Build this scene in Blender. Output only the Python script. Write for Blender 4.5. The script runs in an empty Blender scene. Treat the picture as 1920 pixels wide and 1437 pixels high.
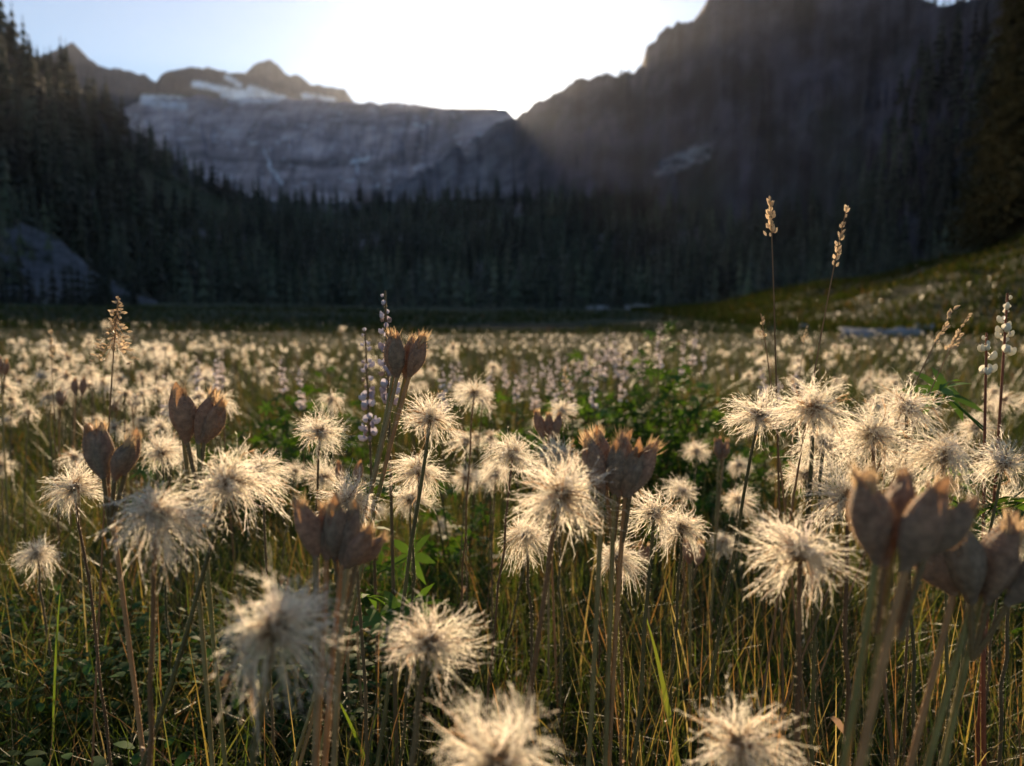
import bpy, math, random
import numpy as np
from mathutils import Vector, Matrix

# ------------------------------------------------------------------ camera, sky, sun, exposure
SC = bpy.context.scene
COL = SC.collection
F = 1507.0                      # focal length in pixels of the 1920 px wide photograph
CAMZ = 0.42
PITCH = math.radians(-4.5)
cam_d = bpy.data.cameras.new('camera'); cam = bpy.data.objects.new('camera', cam_d); COL.objects.link(cam)
cam.location = (0, 0, CAMZ); cam.rotation_euler = (math.pi/2 + PITCH, 0, 0)
cam_d.sensor_width = 36.0; cam_d.lens = F/1920*36.0
cam_d.clip_start = 0.01; cam_d.clip_end = 20000
cam_d.dof.use_dof = True; cam_d.dof.focus_distance = 0.52; cam_d.dof.aperture_fstop = 8.5
SC.camera = cam

def pdir(x, y):
    u = (x-960)/F; v = (718.5-y)/F
    c, s = math.cos(PITCH), math.sin(PITCH)
    return np.array([u, c - v*s, s + v*c])
def P(x, y, dist):
    d = pdir(x, y); return np.array([0, 0, CAMZ]) + d*(dist/d[1])

SUN_PX = (940, 198.5)
sd = pdir(*SUN_PX); sd = sd/np.linalg.norm(sd)
SUN_EL = math.asin(sd[2]); SUN_AZ = math.atan2(sd[0], sd[1])
w = bpy.data.worlds.new('World'); SC.world = w; w.use_nodes = True
nt = w.node_tree; nt.nodes.clear()
sky = nt.nodes.new('ShaderNodeTexSky'); sky.sky_type = 'NISHITA'; sky.sun_disc = False
sky.sun_elevation = SUN_EL; sky.sun_rotation = SUN_AZ
sky.altitude = 1500; sky.air_density = 1.0; sky.dust_density = 0.25; sky.ozone_density = 1.0
bg = nt.nodes.new('ShaderNodeBackground'); bg.inputs['Strength'].default_value = 0.072
wo = nt.nodes.new('ShaderNodeOutputWorld')
tcw = nt.nodes.new('ShaderNodeTexCoord'); dt = nt.nodes.new('ShaderNodeVectorMath'); dt.operation = 'DOT_PRODUCT'; dt.inputs[1].default_value = tuple(sd)
nt.links.new(tcw.outputs['Generated'], dt.inputs[0])
def wm(op, a, b=None):
    n = nt.nodes.new('ShaderNodeMath'); n.operation = op
    for i, q in enumerate((a, b)):
        if q is None: continue
        if isinstance(q, (int, float)): n.inputs[i].default_value = q
        else: nt.links.new(q, n.inputs[i])
    return n.outputs[0]
ang = wm('ARCCOSINE', wm('MINIMUM', dt.outputs['Value'], 1.0))                    # angle from the sun
au = wm('ADD', wm('MULTIPLY', wm('EXPONENT', wm('MULTIPLY', ang, -1/math.radians(3.2))), 24.0), wm('MULTIPLY', wm('LESS_THAN', ang, math.radians(.27)), 300.0))
gl = nt.nodes.new('ShaderNodeVectorMath'); gl.operation = 'SCALE'; gl.inputs[0].default_value = (1.0, .93, .80); nt.links.new(au, gl.inputs['Scale'])
sm = nt.nodes.new('ShaderNodeVectorMath'); sm.operation = 'ADD'; nt.links.new(sky.outputs[0], sm.inputs[0]); nt.links.new(gl.outputs[0], sm.inputs[1])
nt.links.new(sm.outputs[0], bg.inputs['Color']); nt.links.new(bg.outputs[0], wo.inputs['Surface'])
sl = bpy.data.lights.new('sun', 'SUN'); sl.energy = 5.0; sl.angle = math.radians(0.4); sl.color = (1.0, 0.74, 0.46)
sun = bpy.data.objects.new('sun', sl); COL.objects.link(sun)
sun.rotation_euler = Vector(sd).to_track_quat('Z', 'Y').to_euler()
SC.view_settings.view_transform = 'Standard'; SC.view_settings.look = 'None'
SC.view_settings.exposure = 1.05; SC.view_settings.gamma = 1.0; SC.view_settings.use_curve_mapping = False
cy = SC.cycles
cy.use_denoising = True; cy.use_adaptive_sampling = True; cy.adaptive_threshold = 0.015; cy.max_bounces = 5; cy.diffuse_bounces = 4; cy.glossy_bounces = 2
cy.transmission_bounces = 5; cy.transparent_max_bounces = 8; cy.volume_bounces = 0
cy.sample_clamp_indirect = 6.0; cy.caustics_reflective = False; cy.caustics_refractive = False

# ------------------------------------------------------------------ helpers
RNG = np.random.default_rng(11)
def norm(a): return a/(np.linalg.norm(a, axis=-1, keepdims=True)+1e-12)

def hash2(ix, iy, seed):
    n = (ix.astype(np.int64)*374761393 + iy.astype(np.int64)*668265263 + seed*1442695041) & 0x7fffffff
    n = ((n ^ (n >> 13))*1274126177) & 0x7fffffff
    return ((n ^ (n >> 16)) & 0xffff)/65535.0
def vnoise(x, y, seed=0):
    x = np.asarray(x, float); y = np.asarray(y, float)
    x, y = np.broadcast_arrays(x, y)
    ix = np.floor(x); iy = np.floor(y); fx = x-ix; fy = y-iy
    fx = fx*fx*(3-2*fx); fy = fy*fy*(3-2*fy)
    a = hash2(ix, iy, seed); b = hash2(ix+1, iy, seed); c = hash2(ix, iy+1, seed); d = hash2(ix+1, iy+1, seed)
    return (a*(1-fx)+b*fx)*(1-fy) + (c*(1-fx)+d*fx)*fy - 0.5
def fbm(x, y, seed=0, oct=5, gain=.5):
    s = 0; a = 1; f = 1
    for o in range(oct):
        s = s + a*vnoise(np.asarray(x)*f+17.3*o, np.asarray(y)*f-9.1*o, seed+o); a *= gain; f *= 2.03
    return s
def sstep(a, b, x):
    t = np.clip((x-a)/(b-a), 0, 1); return t*t*(3-2*t)

def mesh(name, parts, mats, smooth=True):
    """parts: list of (V, F, C or None, material index); one mesh."""
    V = []; loops = []; starts = []; C = []; MI = []; off = 0; lo = 0
    for p in parts:
        v, f = np.asarray(p[0], np.float32).reshape(-1, 3), np.asarray(p[1], np.int32)
        if len(f) == 0: continue
        c = p[2] if len(p) > 2 and p[2] is not None else (1, 1, 1)
        c = np.asarray(c, np.float32)
        if c.ndim == 1: c = np.tile(c, (len(v), 1))
        mi = p[3] if len(p) > 3 else 0
        k = f.shape[1]
        V.append(v); C.append(c); loops.append((f+off).ravel())
        starts.append(lo + np.arange(len(f), dtype=np.int32)*k); MI.append(np.full(len(f), mi, np.int32))
        off += len(v); lo += f.size
    V = np.concatenate(V); C = np.concatenate(C); L = np.concatenate(loops); S = np.concatenate(starts); MI = np.concatenate(MI)
    me = bpy.data.meshes.new(name)
    me.vertices.add(len(V)); me.vertices.foreach_set('co', V.ravel())
    me.loops.add(len(L)); me.loops.foreach_set('vertex_index', L)
    me.polygons.add(len(S)); me.polygons.foreach_set('loop_start', S)
    me.polygons.foreach_set('material_index', MI)
    me.polygons.foreach_set('use_smooth', np.full(len(S), smooth, bool))
    at = me.attributes.new('col', 'FLOAT_COLOR', 'POINT')
    at.data.foreach_set('color', np.concatenate([C, np.ones((len(C), 1), np.float32)], 1).ravel())
    for m in (mats if isinstance(mats, (list, tuple)) else [mats]): me.materials.append(m)
    me.update(calc_edges=True); me.validate()
    return me
def link(name, data, parent=None, label=None, cat=None, group=None, kind=None, mat=None):
    o = bpy.data.objects.new(name, data); COL.objects.link(o)
    if parent is not None: o.parent = parent
    if mat is not None: o.matrix_basis = mat
    if label: o['label'] = label
    if cat: o['category'] = cat
    if group: o['group'] = group
    if kind: o['kind'] = kind
    return o

def ribbons(C, W, N):
    """C (n,K,3) centres, W (n,K) half widths, N (n,K,3) or (n,1,3) side vectors -> V, quads"""
    n, K, _ = C.shape
    V = np.stack([C - N*W[..., None], C + N*W[..., None]], 2)          # n,K,2,3
    i = np.arange(n)[:, None]*K*2; k = np.arange(K-1)[None]*2
    a = i+k
    Q = np.stack([a, a+1, a+3, a+2], -1).reshape(-1, 4)
    return V.reshape(-1, 3), Q
def tube(path, rad, sides=7, cap=True):
    path = np.asarray(path, float); K = len(path); rad = np.broadcast_to(np.asarray(rad, float), (K,))
    T = norm(np.gradient(path, axis=0))
    ref = np.array([0, 1, 0]) if abs(T[0][1]) < .8 else np.array([1, 0, 0])
    A = norm(np.cross(T, ref)); B = np.cross(T, A)
    th = np.linspace(0, 2*np.pi, sides, endpoint=False)
    V = path[:, None] + rad[:, None, None]*(A[:, None]*np.cos(th)[None, :, None] + B[:, None]*np.sin(th)[None, :, None])
    k = np.arange(K-1)[:, None]*sides; s = np.arange(sides)[None]; s2 = (s+1) % sides
    Q = np.stack([k+s, k+s2, k+s2+sides, k+s+sides], -1).reshape(-1, 4)
    return V.reshape(-1, 3), Q
def bez(p0, p1, p2, K):
    t = np.linspace(0, 1, K)[:, None]
    return (1-t)**2*p0 + 2*t*(1-t)*p1 + t*t*p2
def fuzz(path, rad, n, length, rng, width=.00009):
    """fine hairs standing off a stem: triangles"""
    path = np.asarray(path); K = len(path)
    s = rng.random(n)*(K-1.001); i = s.astype(int); f = (s-i)[:, None]
    c = path[i]*(1-f)+path[i+1]*f; T = norm(path[i+1]-path[i])
    d = norm(np.cross(T, rng.normal(size=(n, 3)))); d = norm(d + T*rng.uniform(-.1, .7, (n, 1)))
    r = np.broadcast_to(np.asarray(rad, float), (K,))[i][:, None]
    b = c + d*r*.8; tip = b + d*length*rng.uniform(.5, 1.3, (n, 1)) + T*length*.2
    V = np.stack([b-T*width, b+T*width, tip], 1).reshape(-1, 3)
    return V, np.arange(n*3).reshape(-1, 3)

def material(name, base, rough=.7, trans=0.0, tcol=None, spec=.3, attr=True, nscale=None, namp=.3, bump=0.0, bscale=40, sheen=0, coord='Object'):
    m = bpy.data.materials.new(name); m.use_nodes = True; t = m.node_tree; t.nodes.clear()
    out = t.nodes.new('ShaderNodeOutputMaterial'); pr = t.nodes.new('ShaderNodeBsdfPrincipled')
    pr.inputs['Roughness'].default_value = rough; pr.inputs['Specular IOR Level'].default_value = spec
    if sheen: pr.inputs['Sheen Weight'].default_value = sheen; pr.inputs['Sheen Roughness'].default_value = .4
    col = t.nodes.new('ShaderNodeRGB'); col.outputs[0].default_value = (*base, 1); c = col.outputs[0]
    if attr:
        a = t.nodes.new('ShaderNodeAttribute'); a.attribute_name = 'col'
        mx = t.nodes.new('ShaderNodeMix'); mx.data_type = 'RGBA'; mx.blend_type = 'MULTIPLY'; mx.inputs[0].default_value = 1
        t.links.new(c, mx.inputs[6]); t.links.new(a.outputs['Color'], mx.inputs[7]); c = mx.outputs[2]
    tc = t.nodes.new('ShaderNodeTexCoord')
    if nscale:
        n = t.nodes.new('ShaderNodeTexNoise'); n.inputs['Scale'].default_value = nscale; n.inputs['Detail'].default_value = 6
        t.links.new(tc.outputs[coord], n.inputs['Vector'])
        mr = t.nodes.new('ShaderNodeMapRange'); mr.inputs[1].default_value = .25; mr.inputs[2].default_value = .75
        mr.inputs[3].default_value = 1-namp; mr.inputs[4].default_value = 1+namp
        t.links.new(n.outputs['Fac'], mr.inputs[0])
        mx = t.nodes.new('ShaderNodeMix'); mx.data_type = 'RGBA'; mx.blend_type = 'MULTIPLY'; mx.inputs[0].default_value = 1
        t.links.new(c, mx.inputs[6]); t.links.new(mr.outputs[0], mx.inputs[7]); c = mx.outputs[2]
    t.links.new(c, pr.inputs['Base Color'])
    if bump:
        bn = t.nodes.new('ShaderNodeTexNoise'); bn.inputs['Scale'].default_value = bscale; bn.inputs['Detail'].default_value = 8
        t.links.new(tc.outputs[coord], bn.inputs['Vector'])
        b = t.nodes.new('ShaderNodeBump'); b.inputs['Strength'].default_value = 1; b.inputs['Distance'].default_value = bump
        t.links.new(bn.outputs['Fac'], b.inputs['Height']); t.links.new(b.outputs[0], pr.inputs['Normal'])
    sh = pr.outputs[0]
    if trans:
        tr = t.nodes.new('ShaderNodeBsdfTranslucent')
        if tcol:
            mx = t.nodes.new('ShaderNodeMix'); mx.data_type = 'RGBA'; mx.blend_type = 'MULTIPLY'; mx.inputs[0].default_value = 1
            t.links.new(c, mx.inputs[6]); mx.inputs[7].default_value = (*tcol, 1); t.links.new(mx.outputs[2], tr.inputs[0])
        else: t.links.new(c, tr.inputs[0])
        ms = t.nodes.new('ShaderNodeMixShader'); ms.inputs[0].default_value = trans
        t.links.new(sh, ms.inputs[1]); t.links.new(tr.outputs[0], ms.inputs[2]); sh = ms.outputs[0]
    t.links.new(sh, out.inputs['Surface'])
    return m

M = {}
M['plume'] = material('plume_silk', (.96, .895, .76), rough=.34, trans=.84, spec=.5)
M['core'] = material('seed_core', (.30, .20, .11), rough=.8, trans=.3)
M['stem'] = material('hairy_stem', (.13, .095, .05), rough=.6, trans=0, spec=.35, nscale=60, namp=.35)
M['hair'] = material('stem_hair', (.8, .7, .55), rough=.4, trans=.6)
M['pod'] = material('dry_pod', (.44, .335, .235), rough=.65, trans=.32, tcol=(1, .75, .52), spec=.3, nscale=13, namp=.42, bump=.004, bscale=38, sheen=.12)
M['fray'] = material('frayed_tip', (.62, .48, .33), rough=.45, trans=.5)
M['grass'] = material('grass_blade', (1, 1, 1), rough=.45, trans=.45, spec=.32, tcol=(1.1, 1.1, .55))
M['bank'] = material('bank_grass_blade', (1, 1, 1), rough=.9, trans=.30, spec=.0, tcol=(1.1, 1.1, .55))
M['leaf'] = material('lupine_leaf', (1, 1, 1), rough=.65, trans=.42, spec=.06, tcol=(1.1, 1.2, .4))
M['bloom'] = material('lupine_bloom', (1, 1, 1), rough=.5, trans=.45)
M['straw'] = material('straw_stalk', (1, 1, 1), rough=.5, trans=.4)
M['soil'] = material('meadow_soil', (1, 1, 1), rough=.95, spec=.1, nscale=6, namp=.35, bump=.02, bscale=30)
M['rock'] = material('pale_boulder', (.20, .20, .21), rough=.85, spec=.2, attr=False, nscale=3, namp=.45, bump=.06, bscale=5)
M['slab'] = material('mountain_rock', (1, 1, 1), rough=.9, spec=.15, nscale=.02, namp=.30, bump=6, bscale=.05)
M['cliff'] = material('cliff_rock', (1, 1, 1), rough=.9, spec=.1, nscale=.03, namp=.4, bump=2, bscale=.15)
M['scree'] = material('scree_stones', (.075, .08, .092), rough=.95, spec=.1, nscale=.35, namp=.6, bump=.6, bscale=.8)
M['needles'] = material('conifer_needles', (.044, .052, .036), rough=.7, trans=.15, spec=.2)
M['needles_near'] = material('fir_needles', (.036, .034, .017), rough=.9, trans=.10, spec=.0)
M['bark'] = material('conifer_bark', (.07, .05, .035), rough=.9)

# ------------------------------------------------------------------ ground
def ground(x, y):
    x = np.asarray(x, float); y = np.asarray(y, float)
    z = .02*fbm(x*.9, y*.9, 3, 3)*2
    z = z + np.maximum(0, y-30)*.018 + .4*fbm(x*.02, y*.02, 5, 3)*sstep(25, 120, np.hypot(x, y))
    bankx = x - (11.5 + .10*np.maximum(y-20, 0) + 2.2*fbm(x*.06, y*.06, 8, 3)*2)
    hill = .225*np.maximum(bankx, 0)*sstep(18, 46, y)*(1-.75*sstep(50, 130, y))
    hill = hill*(1+.9*fbm(x*.10+3, y*.05, 21, 4)) + .5*sstep(0, 6, bankx)*fbm(x*.3, y*.12, 25, 3)*sstep(20, 30, y)*(1-sstep(90, 140, y))
    z = z + np.minimum(hill, 26) + .03*np.maximum(-x-4, 0)*sstep(6, 30, y)*.5
    return z
def build_ground():
    r = np.concatenate([np.linspace(.0, 1, 8), np.geomspace(1.1, 3400, 115)])
    th = np.linspace(0, 2*np.pi, 361)[:-1]
    R, T = np.meshgrid(r, th, indexing='ij')
    X = R*np.sin(T); Y = R*np.cos(T); Z = ground(X, Y)
    Z = np.where(R > 900, Z*0+np.minimum(Z, 16), Z)
    V = np.stack([X, Y, Z], -1).reshape(-1, 3)
    n = len(th); a = np.arange(len(r)-1)[:, None]*n; b = np.arange(n)[None]; b2 = (b+1) % n
    Q = np.stack([a+b, a+n+b, a+n+b2, a+b2], -1).reshape(-1, 4)
    k = sstep(8, 40, R.reshape(-1))[:, None]
    pt = fbm(X*.08, Y*.08, 31, 4).reshape(-1, 1)
    near = np.array([.035, .035, .014]); far = np.array([.017, .030, .012])*(1+.8*pt)
    warm = np.array([.034, .036, .014])
    C = near*(1-k)+far*k
    hm = (sstep(10, 16, X)*sstep(22, 40, Y)*(1-sstep(120, 200, Y))).reshape(-1, 1)*np.clip(.55+1.3*pt, 0, 1)
    C = C*(1-hm)+warm*hm; C = C*(1+.9*fbm(X*.35, Y*.12, 33, 4)*sstep(9, 16, R)).reshape(-1, 1)
    link('meadow_ground', mesh('meadow_ground', [(V, Q, np.clip(C, .005, 1))], M['soil']), kind='structure')
build_ground()

# ------------------------------------------------------------------ mountains
def project(V):
    V = V - np.array([0, 0, CAMZ]); c, s = math.cos(PITCH), math.sin(PITCH)
    f = V[..., 1]*c + V[..., 2]*s; u = -V[..., 1]*s + V[..., 2]*c
    return 960+F*V[..., 0]/f, 718.5-F*u/f
def ridge(name, crest, foot, prof=1.2, step=4.0, nv=70, jag=2.0, relief=.05, gully=.6, seed=1, colour=None, mat='cliff', back=.5, calm=None, bs=(.30, .22)):
    """crest: (px, py, distance) along the skyline; foot: (px, distance) of its base. Builds a mountain body with slopes on both sides."""
    cr = np.array(crest, float); ft = np.array(foot, float)
    xs = np.arange(cr[0, 0], cr[-1, 0]+.1, step)
    py = np.interp(xs, cr[:, 0], cr[:, 1]); D = np.interp(xs, cr[:, 0], cr[:, 2]); Df = np.interp(xs, ft[:, 0], ft[:, 1])
    j = np.ones_like(xs)
    if calm: j = 1-.95*sstep(calm[0]-40, calm[0], xs)*(1-sstep(calm[1], calm[1]+40, xs))
    py = py + jag*j*(fbm(xs/17., xs*0, seed+50, 5, .62))*2
    d = np.stack([pdir(x, y) for x, y in zip(xs, py)]); crestP = np.array([0, 0, CAMZ]) + d*(D/d[:, 1])[:, None]
    footP = np.stack([d[:, 0]/d[:, 1]*Df, Df, np.minimum(ground(d[:, 0]/d[:, 1]*Df, Df), 20)-8], 1)
    v = np.concatenate([np.linspace(0, 1, nv), 1+np.array([.012, .03, .07, .13, .22, .35, .6])])
    n = len(xs); V = np.zeros((len(v), n, 3))
    H = (crestP[:, 2]-footP[:, 2])[None, :]
    for k, t in enumerate(v):
        if t <= 1:
            V[k] = footP + (crestP-footP)*t; V[k, :, 2] = footP[:, 2] + (crestP[:, 2]-footP[:, 2])*t**prof
        else:
            V[k] = crestP + (crestP-footP)*(t-1)*np.array([1, 1, 0]); V[k, :, 2] = crestP[:, 2] - H[0]*(t-1)*back*2
    vv = np.minimum(v, 1)[:, None]; win = np.clip(4*vv*(1-vv), 0, 1)**.7
    sc = H.mean()
    lat = np.broadcast_to((xs*D.mean()/F)[None], V.shape[:2]); up = V[..., 2]
    g = np.abs(fbm(lat/(sc*.16), up/(sc*.9), seed, 5, .55))          # gullies running down
    b = fbm(lat/(sc*bs[0]), up/(sc*bs[1]), seed+9, 6, .55)
    rad = norm(np.stack([d[:, 0], d[:, 1], d[:, 1]*0], 1))[None]
    disp = ((g*2-.4)*gully + b)*relief*2*sc*win
    V = V + rad*disp[..., None]; V[..., 2] += b*relief*sc*win*.6
    m = V.reshape(-1, 3)
    a = np.arange(len(v)-1)[:, None]*n; c = np.arange(n-1)[None]
    Q = np.stack([a+c, a+c+1, a+n+c+1, a+n+c], -1).reshape(-1, 4)
    PX, PY = project(V)
    C = colour(V, PX, PY, np.broadcast_to(vv, PX.shape), g, b) if colour else np.ones_like(V)*.2
    o = link(name, mesh(name, [(m, Q, C.reshape(-1, 3))], M[mat]), kind='structure')
    return V[:nv]

def mixc(a, b, k): return np.asarray(a)*(1-k[..., None]) + np.asarray(b)*k[..., None]
def seg(PX, PY, x0, y0, x1, y1, wd):
    dx, dy = x1-x0, y1-y0; t = np.clip(((PX-x0)*dx+(PY-y0)*dy)/(dx*dx+dy*dy), 0, 1)
    return 1-sstep(.55, 1, np.hypot(PX-x0-t*dx, PY-y0-t*dy)/wd)

def peak_col(V, PX, PY, v, g, b):
    C = mixc((.040, .040, .050), (.075, .073, .085), np.clip(.5+1.5*b, 0, 1))
    s = np.maximum.reduce([seg(PX, PY, 365, 158, 480, 180, 8), seg(PX, PY, 420, 178, 530, 186, 9), seg(PX, PY, 270, 186, 340, 190, 10), seg(PX, PY, 470, 168, 520, 186, 10), seg(PX, PY, 570, 180, 625, 190, 7), seg(PX, PY, 425, 145, 450, 160, 6)])
    s = s*np.clip(1+1.2*fbm(PX/9, PY/4, 71, 3), 0, 1)
    return mixc(C, (.72, .76, .84), np.clip(s*1.3, 0, 1))
def slab_col(V, PX, PY, v, g, b):
    k = np.clip(.5+1.6*fbm(V[..., 0]/60, V[..., 2]/25, 91, 5), 0, 1)
    C = mixc((.235, .20, .22), (.42, .36, .39), k)
    st = np.clip(fbm(V[..., 0]/14, V[..., 2]/120, 97, 4)*1.6, 0, 1)
    C = C*(1-.45*st[..., None]); sr = np.clip(fbm(V[..., 0]/240, V[..., 2]/9+V[..., 0]/70, 99, 4)*2.2, 0, 1); C = C*(1-.4*sr[..., None])
    s = np.maximum.reduce([seg(PX, PY, 268, 190, 345, 200, 9), seg(PX, PY, 430, 188, 520, 190, 5), seg(PX+5*fbm(PY/9, PX*0, 5, 2), PY, 492, 280, 508, 315, 2.5), seg(PX+6*fbm(PY/8, PX*0, 6, 2), PY, 506, 312, 526, 345, 4), seg(PX, PY+6*fbm(PX/8, PX*0, 7, 2), 660, 304, 690, 296, 5), seg(PX, PY, 668, 305, 671, 326, 2.5)])
    sp = np.clip((fbm(PX/13, PY/5, 77, 4)-.33)*6, 0, 1)*.6
    s = np.clip(np.maximum(s*np.clip(1+1.0*fbm(PX/7, PY/5, 73, 3), 0, 1), sp), 0, 1)
    return mixc(C, (.55, .58, .66), s*.8)
def slope_col(V, PX, PY, v, g, b):
    k = np.clip((fbm(V[..., 0]/40, V[..., 2]/30, 61, 5)-.12)*4, 0, 1)
    return mixc((.028, .040, .020), (.12, .115, .12), k)
def cliff_col(V, PX, PY, v, g, b):
    lat = np.broadcast_to(np.arange(V.shape[1])[None]*1.5, V.shape[:2])
    st = fbm(lat/9, V[..., 2]/150, 41, 5, .6)
    k = np.clip(.5+1.0*st+1.1*fbm(lat/26+V[..., 2]/60, V[..., 2]/34, 47, 5, .6), 0, 1)
    C = mixc((.018, .017, .021), (.064, .056, .073), k)
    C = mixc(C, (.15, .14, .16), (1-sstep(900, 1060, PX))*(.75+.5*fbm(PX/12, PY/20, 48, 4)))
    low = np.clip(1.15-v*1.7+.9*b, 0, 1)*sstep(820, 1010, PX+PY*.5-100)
    C = mixc(C, (.022, .030, .018), low)
    s = np.maximum(seg(PX, PY, 1235, 318, 1330, 272, 16), seg(PX, PY, 1255, 322, 1325, 295, 9))*np.clip(.5+2*fbm(PX/16, PY/5, 43, 4), 0, 1)
    return mixc(C, (.22, .22, .25), s*.8)

ridge('mountain_far_peaks', [(-500, 60, 2700), (60, 110, 2700), (92, 95, 2700), (112, 92, 2700), (134, 82, 2700), (155, 96, 2700), (175, 112, 2700), (185, 124, 2700), (215, 130, 2700), (252, 134, 2700), (272, 144, 2700), (293, 154, 2650), (302, 138, 2600), (322, 128, 2600), (356, 131, 2600), (384, 124, 2600), (430, 136, 2600), (462, 138, 2600), (474, 124, 2600), (488, 114, 2600), (502, 114, 2600), (520, 124, 2600), (536, 138, 2600), (575, 150, 2600), (590, 158, 2600), (648, 168, 2600), (664, 189, 2600), (760, 225, 2600), (900, 320, 2600)],
      [(-500, 1900), (900, 1900)], prof=1.15, step=2.5, jag=3.2, relief=.055, seed=2, colour=peak_col, mat='slab', nv=110)
ridge('mountain_glacier_headwall', [(-200, 240, 1900), (200, 215, 1850), (262, 190, 1800), (285, 183, 1790), (330, 187, 1780), (380, 180, 1770), (430, 186, 1760), (490, 182, 1750), (545, 188, 1740), (590, 185, 1720), (640, 191, 1700), (690, 191, 1650), (720, 195, 1640), (760, 194, 1620), (800, 199, 1590), (830, 203, 1550), (868, 203.5, 1500), (900, 203.3, 1500), (930, 203.3, 1500), (946, 203.6, 1500), (953, 209, 1500), (965, 222, 1500), (1010, 236, 1500), (1150, 230, 1500), (1400, 250, 1500)],
      [(-200, 1000), (1400, 1000)], prof=1.05, step=2.2, jag=2.6, relief=.045, gully=.6, seed=5, colour=slab_col, mat='slab', nv=95, calm=(800, 1010))
LS = ridge('mountain_left_slope', [(-700, -60, 420), (-300, -20, 400), (0, 75, 420), (60, 105, 440), (110, 130, 470), (150, 165, 500), (210, 215, 560), (270, 260, 620), (330, 305, 690), (400, 345, 760), (480, 372, 830), (560, 380, 870), (700, 382, 900), (850, 375, 900), (1000, 372, 880), (1150, 368, 830), (1300, 380, 760), (1450, 430, 680)],
      [(-700, 160), (0, 210), (200, 270), (500, 330), (900, 340), (1200, 300), (1450, 280)], prof=1.35, step=5, jag=2.5, relief=.05, seed=8, colour=slope_col, nv=60)
RS = ridge('mountain_right_cliff', [(640, 420, 1150), (700, 378, 1200), (760, 344, 1280), (820, 302, 1340), (880, 262, 1400), (930, 238, 1400), (965, 223, 1400), (985, 209, 1400), (1004, 191, 1350), (1030, 178, 1300), (1050, 170, 1260), (1075, 158, 1220), (1100, 146, 1180), (1130, 143, 1150), (1160, 146, 1120), (1190, 134, 1080), (1205, 112, 1050), (1212, 88, 1030), (1240, 66, 990), (1252, 50, 970), (1282, 44, 940), (1300, 40, 920), (1312, 20, 900), (1325, 4, 880), (1345, -20, 860), (1450, -60, 800), (1600, -45, 720), (1700, -12, 640), (1760, 8, 590), (1830, -5, 540), (1920, -60, 470), (2300, -220, 380), (2700, -250, 330)],
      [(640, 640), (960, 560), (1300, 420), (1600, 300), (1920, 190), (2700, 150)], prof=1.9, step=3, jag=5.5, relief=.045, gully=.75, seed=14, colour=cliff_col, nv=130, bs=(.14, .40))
link_s = ridge('scree_slope', [(-400, 300, 300), (-150, 340, 290), (0, 398, 275), (60, 424, 265), (110, 452, 255), (150, 484, 245), (190, 518, 235), (250, 552, 228), (330, 580, 222)], [(-400, 150), (0, 170), (330, 205)], prof=1.15, step=5, jag=2.5, relief=.02, seed=23, mat='scree', nv=40, colour=lambda V, PX, PY, v, g, b: mixc((1, 1, 1.03), (.16, .24, .13), np.clip((fbm(PX/40, PY/14, 66, 4)+.25*np.cos(v*7)-.2)*5, 0, 1)))

# ------------------------------------------------------------------ conifers
def conifer_parts(seed, tiers=9, per=7, detail=1):
    """unit-height conifer: trunk tube + tiers of drooping pointed boughs"""
    r = np.random.default_rng(seed); Vs = []; Fs = []; off = 0
    for k in range(tiers):
        f = k/(tiers-1); z = .10+.86*f; rad = (.155*(1-f)**.85+.012)*r.uniform(.75, 1.2)
        n = per if f < .7 else max(4, per-2)
        a0 = r.random()*6.28
        for i in range(n):
            a = a0+6.283*i/n+r.normal()*.2; L = rad*r.uniform(.7, 1.25); wd = L*(.42 if tiers > 8 else .55)
            d = np.array([math.cos(a), math.sin(a), 0]); s = np.array([-d[1], d[0], 0])
            base = np.array([0, 0, z+max(.035, .8*.86/(tiers-1))]); mid = d*L*.55+np.array([0, 0, z+.01]); tip = d*L+np.array([0, 0, z-.30*L-.01])
            Vs += [base, mid-s*wd-np.array([0, 0, .025]), tip, mid+s*wd-np.array([0, 0, .025])]
            Fs += [[off, off+1, off+2], [off, off+2, off+3]]; off += 4
    top = np.array([[-.006, 0, .93], [.006, 0, .93], [0, 0, 1.0], [0, .006, .93]])
    Vs += list(top); Fs += [[off, off+1, off+2], [off+1, off+3, off+2]]
    return np.array(Vs), np.array(Fs)
CONV = [conifer_parts(100+i, 11+i % 3*2, 7) for i in range(4)]
CROWN = [mesh('conifer_crown', [(v, f, (1, 1, 1))], M['needles'], smooth=False) for v, f in CONV]
tv, tq = tube([(0, 0, -.05), (0, 0, .4), (0, 0, .95)], [.014, .011, .002], 6)
TRUNK = mesh('conifer_trunk', [(tv, tq)], M['bark'])
def conifer(pos, h, label, group, seed=0):
    rs = np.random.default_rng(seed)
    e = link('conifer_tree', None, label=label, cat='tree', group=group)
    e.empty_display_size = .1
    e.location = pos; e.rotation_euler = (0, 0, rs.random()*6.28); wd = rs.uniform(.85, 1.3); e.scale = (h*wd, h*wd, h)
    link('trunk', TRUNK, e); link('crown', CROWN[seed % 4], e)
def grid_at(G, px):
    PX, PY = project(G[-1]); return int(np.argmin(np.abs(PX-px)))
def seat(G, px, v):
    c = grid_at(G, px); k = int(round(v*(len(G)-1))); return G[k, c]

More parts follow.
